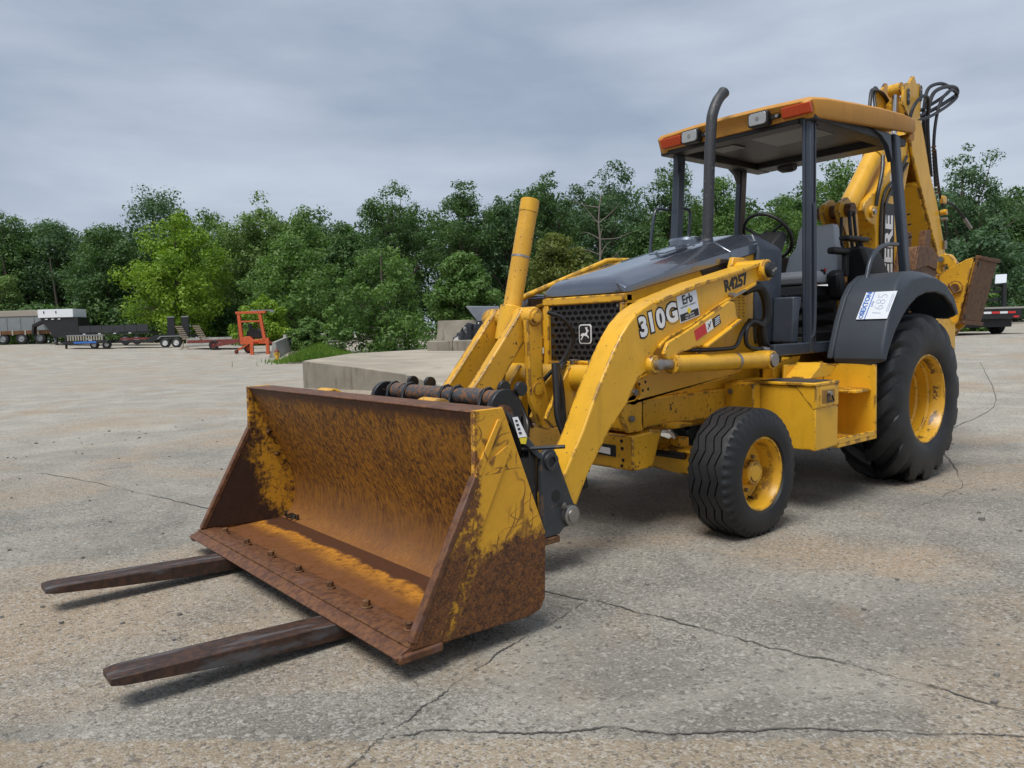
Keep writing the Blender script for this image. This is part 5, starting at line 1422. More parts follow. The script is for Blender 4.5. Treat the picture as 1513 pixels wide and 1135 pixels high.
# --- backhoe hoses
HB = [
    ([(-1.95, 0.08, 3.22), (-2.20, 0.09, 3.30), (-2.60, 0.10, 3.45), (-3.00, 0.10, 3.62), (-3.07, 0.10, 3.68), (-2.98, 0.10, 3.71), (-2.70, 0.10, 3.66), (-2.45, 0.10, 3.56), (-2.34, 0.10, 3.42), (-2.30, 0.10, 3.25), (-2.33, 0.10, 3.0), (-2.40, 0.10, 2.70)], 0.020),
    ([(-1.95, 0.03, 3.25), (-2.25, 0.04, 3.36), (-2.65, 0.05, 3.52), (-2.95, 0.05, 3.66), (-3.0, 0.05, 3.72), (-2.75, 0.05, 3.72), (-2.45, 0.05, 3.62), (-2.35, 0.05, 3.45), (-2.33, 0.05, 3.20), (-2.40, 0.05, 2.80)], 0.018),
    ([(-1.95, 0.13, 3.20), (-2.25, 0.14, 3.28), (-2.70, 0.14, 3.46), (-2.95, 0.14, 3.60), (-2.80, 0.14, 3.64), (-2.55, 0.14, 3.50), (-2.42, 0.14, 3.30), (-2.36, 0.14, 3.0), (-2.42, 0.14, 2.6)], 0.016),
    ([(-1.70, 0.165, 3.15), (-1.76, 0.19, 3.30), (-1.92, 0.20, 3.41), (-2.05, 0.20, 3.41), (-2.13, 0.17, 3.28)], 0.017),
    ([(-1.24, 0.0, 3.25), (-1.36, -0.04, 3.42), (-1.52, -0.08, 3.47), (-1.72, -0.10, 3.48), (-1.86, -0.1, 3.42)], 0.017),
    ([(-1.40, -0.02, 3.25), (-1.50, -0.08, 3.44), (-1.62, -0.12, 3.52), (-1.80, -0.14, 3.46)], 0.015),
    ([(-1.30, 0.10, 2.78), (-1.22, 0.13, 2.62), (-1.15, 0.13, 2.45), (-1.12, 0.12, 2.30)], 0.018),
    ([(-1.764, 0.125, 2.829), (-1.539, 0.125, 2.604), (-1.336, 0.125, 2.482), (-1.234, 0.125, 2.319), (-1.203, 0.125, 2.065), (-1.214, 0.125, 1.729)], 0.014),
    ([(-1.784, 0.125, 2.767), (-1.601, 0.125, 2.604), (-1.417, 0.125, 2.462), (-1.295, 0.125, 2.268), (-1.264, 0.125, 1.81)], 0.012),
    ([(-2.36, 0.155, 2.95), (-2.42, 0.155, 2.7), (-2.50, 0.155, 2.50), (-2.56, 0.16, 2.40)], 0.013),
    ([(-2.46, 0.24, 2.42), (-2.56, 0.28, 2.38), (-2.68, 0.34, 2.24)], 0.012),
    ([(-0.52, 0.16, 2.20), (-0.50, 0.18, 2.05), (-0.55, 0.18, 1.85), (-0.60, 0.2, 1.6)], 0.016),
    ([(-0.60, 0.16, 2.20), (-0.58, 0.19, 2.0), (-0.66, 0.18, 1.80)], 0.014),
    ([(-0.50, 0.10, 2.15), (-0.46, 0.12, 1.95), (-0.52, 0.13, 1.70)], 0.014),
    ([(-2.58, 0.17, 2.26), (-2.60, 0.18, 2.15), (-2.61, 0.17, 2.05)], 0.012),
]
for pts, r in HB:
    MB().tube(spline(pts, 6), r, 10).build('hydraulic_hose', HOSE, BL)
MB().cyl((-2.66, 0.335, 2.26), (-2.74, 0.37, 2.16), 0.017, 8).build('hose_fitting', STEEL, BL)
for k in range(14):
    z = 3.0 - k * 0.035
    MB().cyl((-2.355 - (3.0 - z) * .22, 0.14, z), (-2.36 - (3.0 - z) * .22, 0.14, z - .014), 0.024, 10).build('hose_wrap', RUST, BL)
# torn strip of white tape on the front axle
MB().loft([[(2.54, 0.425, 0.612), (2.54, 0.425, 0.600)], [(2.46, 0.43, 0.602), (2.46, 0.43, 0.588)], [(2.37, 0.44, 0.594), (2.37, 0.44, 0.572)], [(2.33, 0.445, 0.570), (2.34, 0.445, 0.540)], [(2.315, 0.445, 0.540), (2.32, 0.445, 0.530)]], False, False).build('white_tape', WHITE, BL, 0, 0)
for y in (-0.50, 0.54):
    MB().prism([(4.10, 0.90)] + circle(4.20, 0.885, 0.065, 150, 30, 8) + [(4.27, 0.89), (4.22, 0.75), (4.14, 0.62)], y - 0.075, y + 0.075).build('hanger_hook', YELW, bk, 0.008)
# ------------------------------------------------------------------ yard frame: metres to the right of / away from the spot the photographer stood on
RX, RY = -0.7649, 0.6441
FX, FY = -0.6426, -0.7662


def W(lat, d):
    return (CAM_P.x + FX * d + RX * lat, CAM_P.y + FY * d + RY * lat)


def base(lat, d):
    x, y = W(lat, d)
    return (x, y, gz(x, y))


class YB_(MB):
    """mesh in a local frame: u to the right, w away, z up, placed at a base point"""
    def __init__(self, lat, d, rot=0.0, z=None):
        super().__init__()
        self.o = base(lat, d)
        if z is not None:
            self.o = (self.o[0], self.o[1], z)
        a = math.atan2(RY, RX) + rot
        self.e = ((math.cos(a), math.sin(a)), (math.cos(a + math.pi / 2), math.sin(a + math.pi / 2)))

    def mesh(self, name):
        (a, b_), (c, d_) = self.e
        self.v = [(self.o[0] + a * u + c * w, self.o[1] + b_ * u + d_ * w, self.o[2] + z) for u, w, z in self.v]
        return super().mesh(name)


def part(lat, d, rot, name, m, parent, fn, bevel=0.0, z=None):
    q = YB_(lat, d, rot, z)
    fn(q)
    return q.build(name, m, parent, bevel)


BG_BLACK = plain('trailer_black', (0.014, 0.014, 0.016), 0.5, 0, 0.4, 3)
BG_GREY = plain('weathered_grey', (0.22, 0.24, 0.24), 0.7, 0, 0.2, 2)
BG_TAN = plain('tan_tarp', (0.33, 0.30, 0.25), 0.8, 0, 0.15, 2)
BG_RUSTY = paint('rusty_yellow_deck', (0.35, 0.17, 0.045), 0.7, chips=0.52)
BG_WHITE = plain('white_box_paint', (0.72, 0.74, 0.76), 0.5, 0, 0.06, 2)
BG_RED = paint('faded_red_paint', (0.20, 0.035, 0.028), 0.6, chips=0.66)
BG_ORANGE = paint('orange_paint', (0.62, 0.11, 0.03), 0.5, chips=0.80)
BG_WOOD = plain('grey_wood', (0.22, 0.18, 0.13), 0.85, 0, 0.3, 5)
BG_RIM = plain('white_rim', (0.55, 0.55, 0.54), 0.5, 0, 0.1, 5)
HYD = plain('hydrant_yellow', (0.55, 0.33, 0.03), 0.5, 0, 0.2, 8)
HYDR = plain('hydrant_brown_cap', (0.16, 0.04, 0.025), 0.6, 0, 0.2, 8)


def wheel_mb(name, lat, d, rot, u, w, r, wd, parent, rim=BG_RIM, z=None):
    t = part(lat, d, rot, name, TYRE, parent, lambda q: q.lathe([(-wd / 2, r * .55), (-wd / 2, r * .9), (-wd / 2 + .03, r), (wd / 2 - .03, r), (wd / 2, r * .9), (wd / 2, r * .55)], (u, w, r), 'Y', 20), 0, z)
    part(lat, d, rot, 'rim', rim, t, lambda q: q.lathe([(-wd / 2 + .02, 0), (-wd / 2 + .02, r * .25), (-wd / 2 + .05, r * .35), (-wd / 2 + .05, r * .48), (-wd / 2 - .005, r * .57)], (u, w, r), 'Y', 20), 0, z)
    return t


# --- rusty yellow flatbed trailer, far left
L, D_ = -39.3, 61
T = thing('flatbed_trailer', 'rusty yellow flatbed trailer with three dark wheels, far left', 'trailer', base(L, D_))
part(L, D_, 0, 'deck', BG_RUSTY, T, lambda q: q.box(-8, 2.9, 0, 2.4, 0.78, 1.08), 0.02)
for k in range(10):
    part(L, D_, 0, 'stake_pocket', BG_TAN, T, lambda q: q.box(-6.6 + k * 1.02, -6.48 + k * 1.02, -0.04, 0.0, 0.72, 1.12))
for u in (-0.95, 0.55, 2.0):
    wheel_mb('wheel', L, D_, 0, u - .35, 0.2, 0.46, 0.3, T, BG_GREY)
# --- grey covered hopper behind it
L, D_ = -41.6, 64.6
T = thing('covered_hopper', 'pale grey hopper body with sloped tan cover behind the rusty flatbed', 'hopper', base(L, D_))
part(L, D_, 0, 'body', BG_GREY, T, lambda q: q.prism([(-5, .9), (-5, 2.35), (1.9, 2.35), (2.4, .9)], 0, 2.4))
part(L, D_, 0, 'cover', BG_TAN, T, lambda q: q.prism([(-5.1, 2.352), (-5.1, 2.85), (1.5, 2.85), (2.05, 2.352)], -0.05, 2.45), 0.03)
for k in range(6):
    part(L, D_, 0, 'panel_rib', BG_GREY, T, lambda q: q.box(-4.4 + k * 1.15, -4.33 + k * 1.15, -0.04, 0, 0.95, 2.3))
# --- black gooseneck trailer with white box
L, D_ = -35.0, 60
T = thing('gooseneck_trailer', 'black gooseneck trailer carrying a long white box over its neck', 'trailer', base(L, D_))
wb = part(L, D_, 0, 'tool_box', BG_WHITE, T, lambda q: q.box(-2.0, 0.75, 0, 1.9, 2.28, 2.92), 0.01)
for u in (-1.55, -0.6):
    part(L, D_, 0, 'latch', BG_BLACK, wb, lambda q: q.box(u, u + .07, -0.03, 0, 2.6, 2.78))
part(L, D_, 0, 'neck', BG_BLACK, T, lambda q: q.prism([(-1.9, 2.22), (-1.2, 1.2), (-1.0, 0.72), (1.05, 0.72), (1.05, 2.27), (-1.9, 2.27)], 0.1, 1.8))
part(L, D_, 0, 'coupler_arm', BG_BLACK, T, lambda q: q.prism([(-1.9, 2.26), (-2.95, 1.78), (-3.05, 1.05), (-2.9, 1.05), (-2.8, 1.6), (-1.9, 1.98)], 0.7, 1.1))
for k in range(3):
    part(L, D_, 0, 'marker_plate', BG_WHITE, T, lambda q: q.box(-1.5 + k * .5, -1.3 + k * .5, 0.05, 0.1, 2.12, 2.19))
part(L, D_, 0, 'jack_leg', BG_BLACK, T, lambda q: q.box(-0.85, -0.7, 0.1, 0.25, 0, 0.8))
part(L, D_, 0, 'deck', BG_BLACK, T, lambda q: q.box(1.05, 6.6, 0.1, 2.3, 0.85, 1.0))
for k in range(6):
    part(L, D_, 0, 'side_panel', plain('charcoal_panel', (0.028, 0.030, 0.034), 0.6), T, lambda q: q.box(1.1 + k * .91, 1.98 + k * .91, 0.06, 0.1, 1.02, 1.56))
for k in range(4):
    part(L, D_, 0, 'marker_plate', BG_WHITE, T, lambda q: q.box(1.4 + k * 1.2, 1.6 + k * 1.2, 0.04, 0.09, 0.88, 0.94))
for u in (4.6, 5.5):
    wheel_mb('wheel', L, D_, 0, u, 0.3, 0.38, 0.25, T)
# --- grey utility trailer
L, D_ = -30.2, 54
T = thing('utility_trailer', 'low grey utility trailer with slatted side standing before the gooseneck', 'trailer', base(L, D_))
part(L, D_, 0, 'frame', BG_BLACK, T, lambda q: q.box(-1.5, 1.7, 0, 1.6, 0.38, 0.58))
part(L, D_, 0, 'rail', BG_GREY, T, lambda q: q.box(-1.2, 1.4, 0, 0.05, 0.95, 1.02))
for k in range(14):
    part(L, D_, 0, 'slat', BG_TAN, T, lambda q: q.box(-1.15 + k * .185, -1.06 + k * .185, 0, 0.05, 0.62, 0.94))
part(L, D_, 0, 'stripe', BLUET, T, lambda q: q.box(-0.7, 0.9, -0.02, -0.002, 0.42, 0.55))
part(L, D_, 0, 'jack', BG_BLACK, T, lambda q: q.box(-1.45, -1.33, 0.2, 0.3, 0, 1.1))
for u in (2.2, 3.1):
    wheel_mb('wheel', L, D_, 0, u - 1.6, 0.3, 0.30, 0.2, T)
# --- black equipment trailer with two raised ramps
L, D_ = -25.0, 55
T = thing('equipment_trailer', 'black equipment trailer with two upright ramps and white wheel rims', 'trailer', base(L, D_))
part(L, D_, 0, 'deck', BG_BLACK, T, lambda q: q.prism([(-3.9, 0.45), (-3.9, 0.62), (-1.3, 0.62), (-0.6, 0.95), (1.7, 0.95), (1.7, 0.72), (-0.3, 0.72), (-0.7, 0.45)], 0, 2.2))
part(L, D_, 0, 'load_rail', BG_RED, T, lambda q: q.box(-3.2, -0.9, 0.1, 0.3, 0.64, 0.78))
part(L, D_, 0, 'fender', BG_GREY, T, lambda q: q.prism([(-0.35, 0.62), (-0.1, 0.85), (1.4, 0.85), (1.6, 0.62), (1.5, 0.62), (1.32, 0.79), (-0.05, 0.79), (-0.25, 0.62)], -0.3, -0.02))
for u in (0.22, 1.02):
    wheel_mb('wheel', L, D_, 0, u, -0.18, 0.36, 0.22, T)
for u in (-0.5, 0.55):
    rp = part(L, D_, 0, 'ramp', BG_BLACK, T, lambda q: q.prism([(u, 0.95), (u + .05, 2.2), (u + .55, 2.2), (u + .55, 0.95)], 1.8, 1.9))
    part(L, D_, 0, 'ramp_tip', BG_GREY, rp, lambda q: q.box(u + .04, u + .56, 1.78, 1.92, 2.2, 2.28))
part(L, D_, 0, 'tongue', BG_BLACK, T, lambda q: q.box(-5.4, -3.9, 0.9, 1.1, 0.45, 0.55))
part(L, D_, 0, 'jack', BG_BLACK, T, lambda q: q.box(-4.9, -4.75, 0.9, 1.05, 0, 0.95))
# --- red trailer with two slatted ramps
L, D_ = -19.6, 50
T = thing('red_trailer', 'faded red car trailer with two slatted wooden ramps tipped up', 'trailer', base(L, D_))
part(L, D_, 0, 'frame', BG_RED, T, lambda q: q.box(-1.6, 1.9, 0, 1.9, 0.46, 0.66), 0.01)
part(L, D_, 0, 'tongue', BG_RED, T, lambda q: q.prism([(1.9, 0.46), (1.9, 0.66), (3.2, 0.40), (3.2, 0.30)], 0.8, 1.1))
wheel_mb('wheel', L, D_, 0, 0.2, -0.12, 0.31, 0.2, T, BG_RED)
for u in (-2.35, -1.2):
    rp = part(L, D_, 0, 'ramp', BG_RED, T, lambda q: q.prism([(u + .45, 0.66), (u, 1.62), (u + .06, 1.64), (u + .55, 0.68)], 0.1, 0.16))
    for k in range(7):
        f_ = k / 6.5
        part(L, D_, 0, 'slat', BG_WOOD, rp, lambda q: q.box(u + .42 - f_ * .45, u + .88 - f_ * .45, 0.04, 0.12, 0.72 + f_ * .88, 0.80 + f_ * .88))
part(L, D_, 0, 'stand', BG_WOOD, T, lambda q: (q.bar((-2.0, -.3, .02), (-1.6, -.3, .25), .06, .06), q.bar((-1.2, -.3, .02), (-1.6, -.3, .25), .06, .06), q.bar((-1.75, -.3, .2), (-1.7, -.3, .6), .05, .05)))
# --- orange lift frame
L, D_ = -15.4, 45.5
T = thing('lift_frame', 'bright orange steel lift frame with upright mast beside the hydrant', 'lift', base(L, D_))
for u, du in ((-0.84, 0.12), (0.42, 0.22)):
    part(L, D_, 0, 'mast', BG_ORANGE, T, lambda q: q.prism([(u, 2.35), (u + .17, 2.35), (u + .17 + du, 0.75), (u + du, 0.75)], 0, 0.2))
part(L, D_, 0, 'engine_block', BG_BLACK, T, lambda q: q.prism([(-0.5, 0.9), (-0.45, 1.35), (0.15, 1.45), (0.5, 1.2), (0.55, 0.9)], 0.4, 1.1), 0.03)
part(L, D_, 0, 'seat', BG_BLACK, T, lambda q: q.prism([(-0.3, 1.4), (-0.35, 1.75), (-0.25, 1.77), (-0.15, 1.45), (0.1, 1.42), (0.1, 1.36)], 0.4, 0.8), 0.02)
part(L, D_, 0, 'boom_arm', BG_RED, T, lambda q: q.bar((-0.7, 0.5, 0.8), (-2.4, 0.8, 0.55), 0.18, 0.2))
part(L, D_, 0, 'top_beam', BG_ORANGE, T, lambda q: q.box(-0.92, 0.85, -0.02, 0.18, 2.36, 2.50), 0.01)
part(L, D_, 0, 'cross_beam', BG_ORANGE, T, lambda q: q.box(-0.64, 0.46, 0.02, 0.14, 1.86, 1.95))
part(L, D_, 0, 'roof_bar', BG_GREY, T, lambda q: q.prism([(-0.15, 2.58), (1.05, 2.58), (1.15, 2.42), (1.1, 2.42), (1.0, 2.53), (-0.15, 2.53)], 0.3, 0.9))
part(L, D_, 0, 'body', BG_ORANGE, T, lambda q: q.prism([(-0.75, 0.62), (-0.55, 0.98), (-0.2, 1.02), (0.0, 0.80), (0.6, 0.86), (0.85, 0.72), (0.9, 0.55), (-0.7, 0.55)], 0, 0.7), 0.02)
part(L, D_, 0, 'outrigger', BG_ORANGE, T, lambda q: q.bar((-0.2, 0.1, 0.62), (-0.95, -0.2, 0.15), 0.10, 0.10))
for u, w_ in ((0.18, -1.0), (1.02, -0.7)):
    part(L, D_, 0, 'leg', BG_ORANGE, T, lambda q: q.box(u, u + .17, w_, w_ + .17, -0.5, 0.90 if u > .5 else 0.55))
    part(L, D_, 0, 'leg_beam', BG_ORANGE, T, lambda q: q.box(u, u + .15, w_ + .16, 0.2, 0.55, 0.68))
wheel_mb('wheel', L, D_, 0, -0.35, 0.4, 0.28, 0.2, T, BG_ORANGE)
wheel_mb('wheel', L, D_, 0, -0.9, -0.2, 0.12, 0.1, T, BG_ORANGE)
for u in (-1.25, 0.0):
    part(L, D_, 0, 'rear_post', BG_RED, T, lambda q: q.box(u, u + .06, 1.2, 1.26, 0.6, 1.9))
part(L, D_, 0, 'rear_rail', BG_RED, T, lambda q: q.box(-1.25, 0.06, 1.2, 1.26, 1.9, 1.96))
# --- hydrant
L, D_ = -12.9, 42
T = thing('fire_hydrant', 'small yellow fire hydrant with brown cap by the orange frame', 'hydrant', base(L, D_))
part(L, D_, 0, 'barrel', HYD, T, lambda q: q.lathe([(0, .17), (0.05, .17), (.06, .11), (.40, .10), (.41, .14), (.45, .14)], (0, 0, 0), 'Z', 16))
part(L, D_, 0, 'bonnet', HYDR, T, lambda q: q.lathe([(.451, .13), (.52, .12), (.60, .07), (.62, .03), (.68, .03), (.68, 0)], (0, 0, 0), 'Z', 16))
for sx_ in (-1, 1):
    part(L, D_, 0, 'nozzle_cap', HYD, T, lambda q: q.cyl((sx_ * .09, 0, .33), (sx_ * .17, 0, .33), .055, 12))
# --- concrete
def concrete(name, base_, stain, sc=1.0):
    t = NT(name)
    n = t.noise(1.3 * sc, 6, 0.65)
    f = t.noise(22, 5, 0.65)
    c = t.mix(t.step(n, 0.3, 0.7), tuple(x * .68 for x in base_), base_)
    drip = t.noise(1.0, 5, 0.6, t.mapping((5 * sc, 5 * sc, 0.5)))
    c = t.mix(t.math('MULTIPLY', t.step(drip, 0.52, 0.68), 0.6), c, stain)
    c = t.mix(t.math('MULTIPLY', t.step(f, 0.6, 0.72), 0.35), c, (0.08, 0.075, 0.065))
    t.bump(f, 0.3, 0.01)
    return t.fin(c, 0.88, 0, 0.3)


CONC = concrete('old_concrete', (0.29, 0.262, 0.21), (0.11, 0.082, 0.055))
CONCG = concrete('grey_concrete', (0.34, 0.34, 0.31), (0.16, 0.15, 0.13))
CTOP = concrete('pale_slab_concrete', (0.40, 0.355, 0.28), (0.26, 0.22, 0.165), 0.5)
JER = [(-.30, 0), (-.30, .08), (-.16, .30), (-.09, .72), (.09, .72), (.16, .30), (.30, .08), (.30, 0)]


def barrier(label, a, b_, h=1.0, m=CONCG, grp='concrete barriers round the yard edge'):
    a, b_ = Vector(a), Vector(b_)
    d = (b_ - a)
    d.z = 0
    d.normalize()
    s = Vector((-d.y, d.x, 0))
    q = MB()
    q.loft([[p + s * x + Vector((0, 0, z * h)) for x, z in JER] for p in (a, a * .5 + b_ * .5, b_)])
    o = q.build('concrete_barrier', m, None, 0.015)
    tag(o, label, 'barrier', grp)
    return o


barrier('grey concrete barrier running back from the hydrant', base(-13.5, 43.5), base(-13.9, 49.5), 1.25)
barrier('stained concrete barrier end-on behind the green grass', base(-13.8, 50), base(-11.9, 49), 1.0, CONC)
barrier('low concrete barrier far behind, between grass and orange frame', base(-16.2, 54.5), base(-13.2, 54.5), 1.1)
barrier('far concrete barrier behind the red trailer wheel', base(-25, 59), base(-21.5, 59), 0.9)
barrier('far concrete barrier just behind the orange frame', base(-20.5, 58), base(-16.8, 58), 0.9)

# --- raised concrete platform with stained wall
pt = thing('loading_platform', 'raised concrete platform with stained end wall beyond the bucket', 'platform', (-1.2, -12.5, 0.0))
TOPP = [(-1.235, -12.565, 0.66), (-5.43, -18.2, 0.60), (-10.1, -20.8, 0.55), (-15.5, -19.5, 0.5), (-12, -8, 0.28), (-4.5, -4.2, 0.14), (-1.39, -5.19, 0.13), (-1.706, -7.548, 0.22), (-2.15, -9.806, 0.39), (-1.75, -11.2, 0.53)]
b = MB()
nT = len(TOPP)
b.add([(x, y, z) for x, y, z in TOPP] + [(x, y, -0.3) for x, y, z in TOPP], [tuple(range(nT))] + [(i, (i + 1) % nT, nT + (i + 1) % nT, nT + i) for i in range(nT)])
slab_m = b.mesh('slab')
bmx = bmesh.new()
bmx.from_mesh(slab_m)
bmesh.ops.triangulate(bmx, faces=[f for f in bmx.faces if len(f.verts) > 4])
bmx.to_mesh(slab_m)
bmx.free()
slab = link('slab', slab_m, CTOP, pt, 0.02, 20)
wallp = [TOPP[0], TOPP[9], TOPP[8], TOPP[7], TOPP[6]]
for (p, q_) in zip(wallp[:-1], wallp[1:]):
    p, q_ = Vector(p), Vector(q_)
    d = (q_ - p).normalized()
    s = Vector((d.y, -d.x, 0)).normalized() * 0.05
    if s.dot(Vector((1, 0.6, 0))) < 0:
        s = -s
    b = MB()
    zt = Vector((0, 0, 0.012))
    b.add([p - s * .2 - zt, q_ - s * .2 - zt, q_ + s - zt, p + s - zt, Vector((p.x - s.x * .2, p.y - s.y * .2, -.2)), Vector((q_.x - s.x * .2, q_.y - s.y * .2, -.2)), Vector((q_.x + s.x, q_.y + s.y, -.2)), Vector((p.x + s.x, p.y + s.y, -.2))],
          [(0, 1, 2, 3), (7, 6, 5, 4), (0, 4, 5, 1), (1, 5, 6, 2), (2, 6, 7, 3), (3, 7, 4, 0)])
    b.build('wall_panel', CONC, pt, 0.006)


def on_slab(lat, d, z):
    x, y = W(lat, d)
    return (x, y, z)


for k, (l0, l1, lab) in enumerate(((-2.95, -2.05, 'long weathered concrete block on the platform, left of the pair'), (-2.03, -0.9, 'long weathered concrete block on the platform under the tarp'))):
    q = YB_((l0 + l1) / 2, 27, 0.06, 0.40)
    h = (l1 - l0) / 2
    q.box(-h, h, -0.3, 0.3, 0.0, 0.48)
    tag(q.build('concrete_block', CONC, None, 0.03), lab, 'concrete block', 'concrete blocks on the platform')
o = barrier('lichen stained concrete barrier standing on the platform', on_slab(-2.72, 29, .80), on_slab(-0.3, 28.2, .80), 1.12, CONC, None)
q = YB_(-1.2, 28.6, 0.1, 1.55)
q.loft([[(-.45, -.2, .55), (-.05, -.3, 0), (.7, -.3, 0), (.8, -.2, .5)], [(-.42, .3, .58), (-.02, .3, .05), (.7, .3, .05), (.8, .3, .55)]])
tag(q.build('metal_scoop', plain('galvanised_grey', (0.17, 0.18, 0.20), 0.4, 0.3, 0.3, 3), None, 0.01), 'grey metal scoop lying on top of the concrete barrier', 'scoop')
TARP = plain('black_plastic_tarp', (0.012, 0.012, 0.014), 0.28, 0, 0.4, 6)
q = YB_(-1.55, 27.6, 0, 0.86)
nu, nv_ = 26, 12
V = []
for j in range(nv_):
    for i in range(nu):
        u, v = i / (nu - 1), j / (nv_ - 1)
        hgt = 0.60 * (math.sin(math.pi * v) ** .5) * (min(1, u * 3.2)) * (1 - max(0, u - .9) * 6)
        V.append((-0.55 + u * 1.7 + random.uniform(-.04, .04), -0.35 + v * 0.7 + random.uniform(-.05, .05), max(0, hgt + random.uniform(-.08, .08) * (hgt > .05))))
q.add(V, [(j * nu + i, j * nu + i + 1, (j + 1) * nu + i + 1, (j + 1) * nu + i) for j in range(nv_ - 1) for i in range(nu - 1)])
tag(q.build('tarp_bundle', TARP, None, 0, 25), 'crumpled black plastic tarp bundle in front of the concrete barrier', 'tarp')

# --- trailer at the right edge
L, D_ = 16.0, 25.5
T = thing('flat_deck_trailer', 'black flat deck trailer with red and white tape, right edge', 'trailer', base(L, D_))
part(L, D_, 0, 'deck', plain('deck_planks', (0.30, 0.29, 0.26), 0.8), T, lambda q: q.box(-1.6, 1.55, 0, 6.5, 0.86, 0.92))
part(L, D_, 0, 'rear_beam', BG_BLACK, T, lambda q: q.box(-1.35, 1.05, 0.02, 0.2, 0.52, 0.855), 0.01)
for k in range(8):
    part(L, D_, 0, 'tape', REDT if k % 2 else BG_WHITE, T, lambda q: q.box(-1.3 + k * .27, -1.05 + k * .27, 0.005, 0.018, 0.70, 0.77))
part(L, D_, 0, 'frame', BG_BLACK, T, lambda q: q.box(-1.2, 0.9, 0.3, 6.3, 0.25, 0.51))
for u in (-0.95, 0.85):
    wheel_mb('wheel', L, D_, math.pi / 2, 0, 0, 0.36, 0.26, T, BG_BLACK) if False else part(L, D_, 0, 'wheel', TYRE, T, lambda q: q.lathe([(-.13, .2), (-.13, .33), (-.1, .36), (.1, .36), (.13, .33), (.13, .2)], (u + .1, 1.2, .36), 'X', 20))
    part(L, D_, 0, 'tail_lamp', REDT, T, lambda q: q.box(u - .08, u + .10, 0.004, 0.018, 0.56, 0.62))
for u in (0.1, 1.05):
    part(L, D_, 0, 'post', BG_BLACK, T, lambda q: q.box(u, u + .12, 1.0, 1.12, 0.92, 1.75))
for z in (1.15, 1.42, 1.62):
    part(L, D_, 0, 'rail', BG_BLACK, T, lambda q: q.box(-1.2, 1.17, 1.13, 1.2, z, z + .08))
part(L, D_, 0, 'machine_block', BG_BLACK, T, lambda q: q.box(-1.2, 0.3, 2.0, 3.5, 0.92, 1.85), 0.05)
part(L, D_, 0, 'solar_panel', PALE, T, lambda q: q.add([(0.78, 1.02, 1.74), (1.16, 1.02, 1.76), (1.24, 1.12, 2.06), (0.86, 1.12, 2.05), (0.78, 1.05, 1.73), (1.16, 1.05, 1.75), (1.24, 1.15, 2.05), (0.86, 1.15, 2.04)], [(0, 1, 2, 3), (7, 6, 5, 4), (0, 4, 5, 1), (1, 5, 6, 2), (2, 6, 7, 3), (3, 7, 4, 0)]))
# --- white cabinet trailer seen through the cab
L, D_ = 6.1, 14.2
T = thing('white_cabinet', 'white panelled cabinet body seen through the open cab', 'cabinet', base(L, D_))
part(L, D_, 0, 'body', BG_WHITE, T, lambda q: q.box(-1.0, 0.8, 0, 1.4, 0.35, 2.0), 0.02)
for u in (-0.6, -0.1, 0.25, 0.6):
    part(L, D_, 0, 'door_seam', BG_BLACK, T, lambda q: q.box(u, u + .02, -0.012, -0.001, 0.45, 1.95))
part(L, D_, 0, 'door_bar', BG_GREY, T, lambda q: q.box(-0.9, 0.7, -0.04, -0.013, 1.25, 1.30))
part(L, D_, 0, 'skirt', BG_BLACK, T, lambda q: q.box(-0.95, 0.75, 0.05, 1.3, 0.0, 0.34))

# ------------------------------------------------------------------ vegetation
def leaf_mat(name, c1, c2):
    t = NT(name)
    n = t.noise(0.45, 4, 0.6)
    f = t.noise(3.5, 3, 0.6)
    c = t.mix(t.step(t.math('ADD', t.math('MULTIPLY', n, 0.5), t.math('MULTIPLY', f, 0.5)), 0.32, 0.68), c1, c2)
    t.fin(c, 0.55, 0, 0.35)
    tr = t.n.new('ShaderNodeBsdfTranslucent')
    t.l.new(t.mix(1.0, c, (1.0, 1.15, 0.55), 'MULTIPLY'), tr.inputs['Color'])
    ms = t.n.new('ShaderNodeMixShader')
    ms.inputs['Fac'].default_value = 0.38
    t.l.new(t.b.outputs[0], ms.inputs[1])
    t.l.new(tr.outputs[0], ms.inputs[2])
    t.l.new(ms.outputs[0], t.n['Material Output'].inputs['Surface'])
    return t.m


LM = {
    'dark': leaf_mat('leaf_dark', (0.047, 0.100, 0.034), (0.112, 0.200, 0.060)),
    'mid': leaf_mat('leaf_mid', (0.064, 0.135, 0.034), (0.155, 0.262, 0.062)),
    'bright': leaf_mat('leaf_bright', (0.095, 0.190, 0.018), (0.28, 0.41, 0.040)),
    'olive': leaf_mat('leaf_olive', (0.080, 0.115, 0.026), (0.20, 0.225, 0.048)),
    'blue': leaf_mat('leaf_bluegreen', (0.050, 0.108, 0.054), (0.118, 0.200, 0.090)),
    'pale': leaf_mat('leaf_pale', (0.100, 0.170, 0.048), (0.21, 0.31, 0.095)),
}
BARK = plain('grey_bark', (0.085, 0.068, 0.052), 0.9, 0, 0.4, 4)
BARKD = plain('dead_bark', (0.17, 0.145, 0.125), 0.9, 0, 0.3, 4)


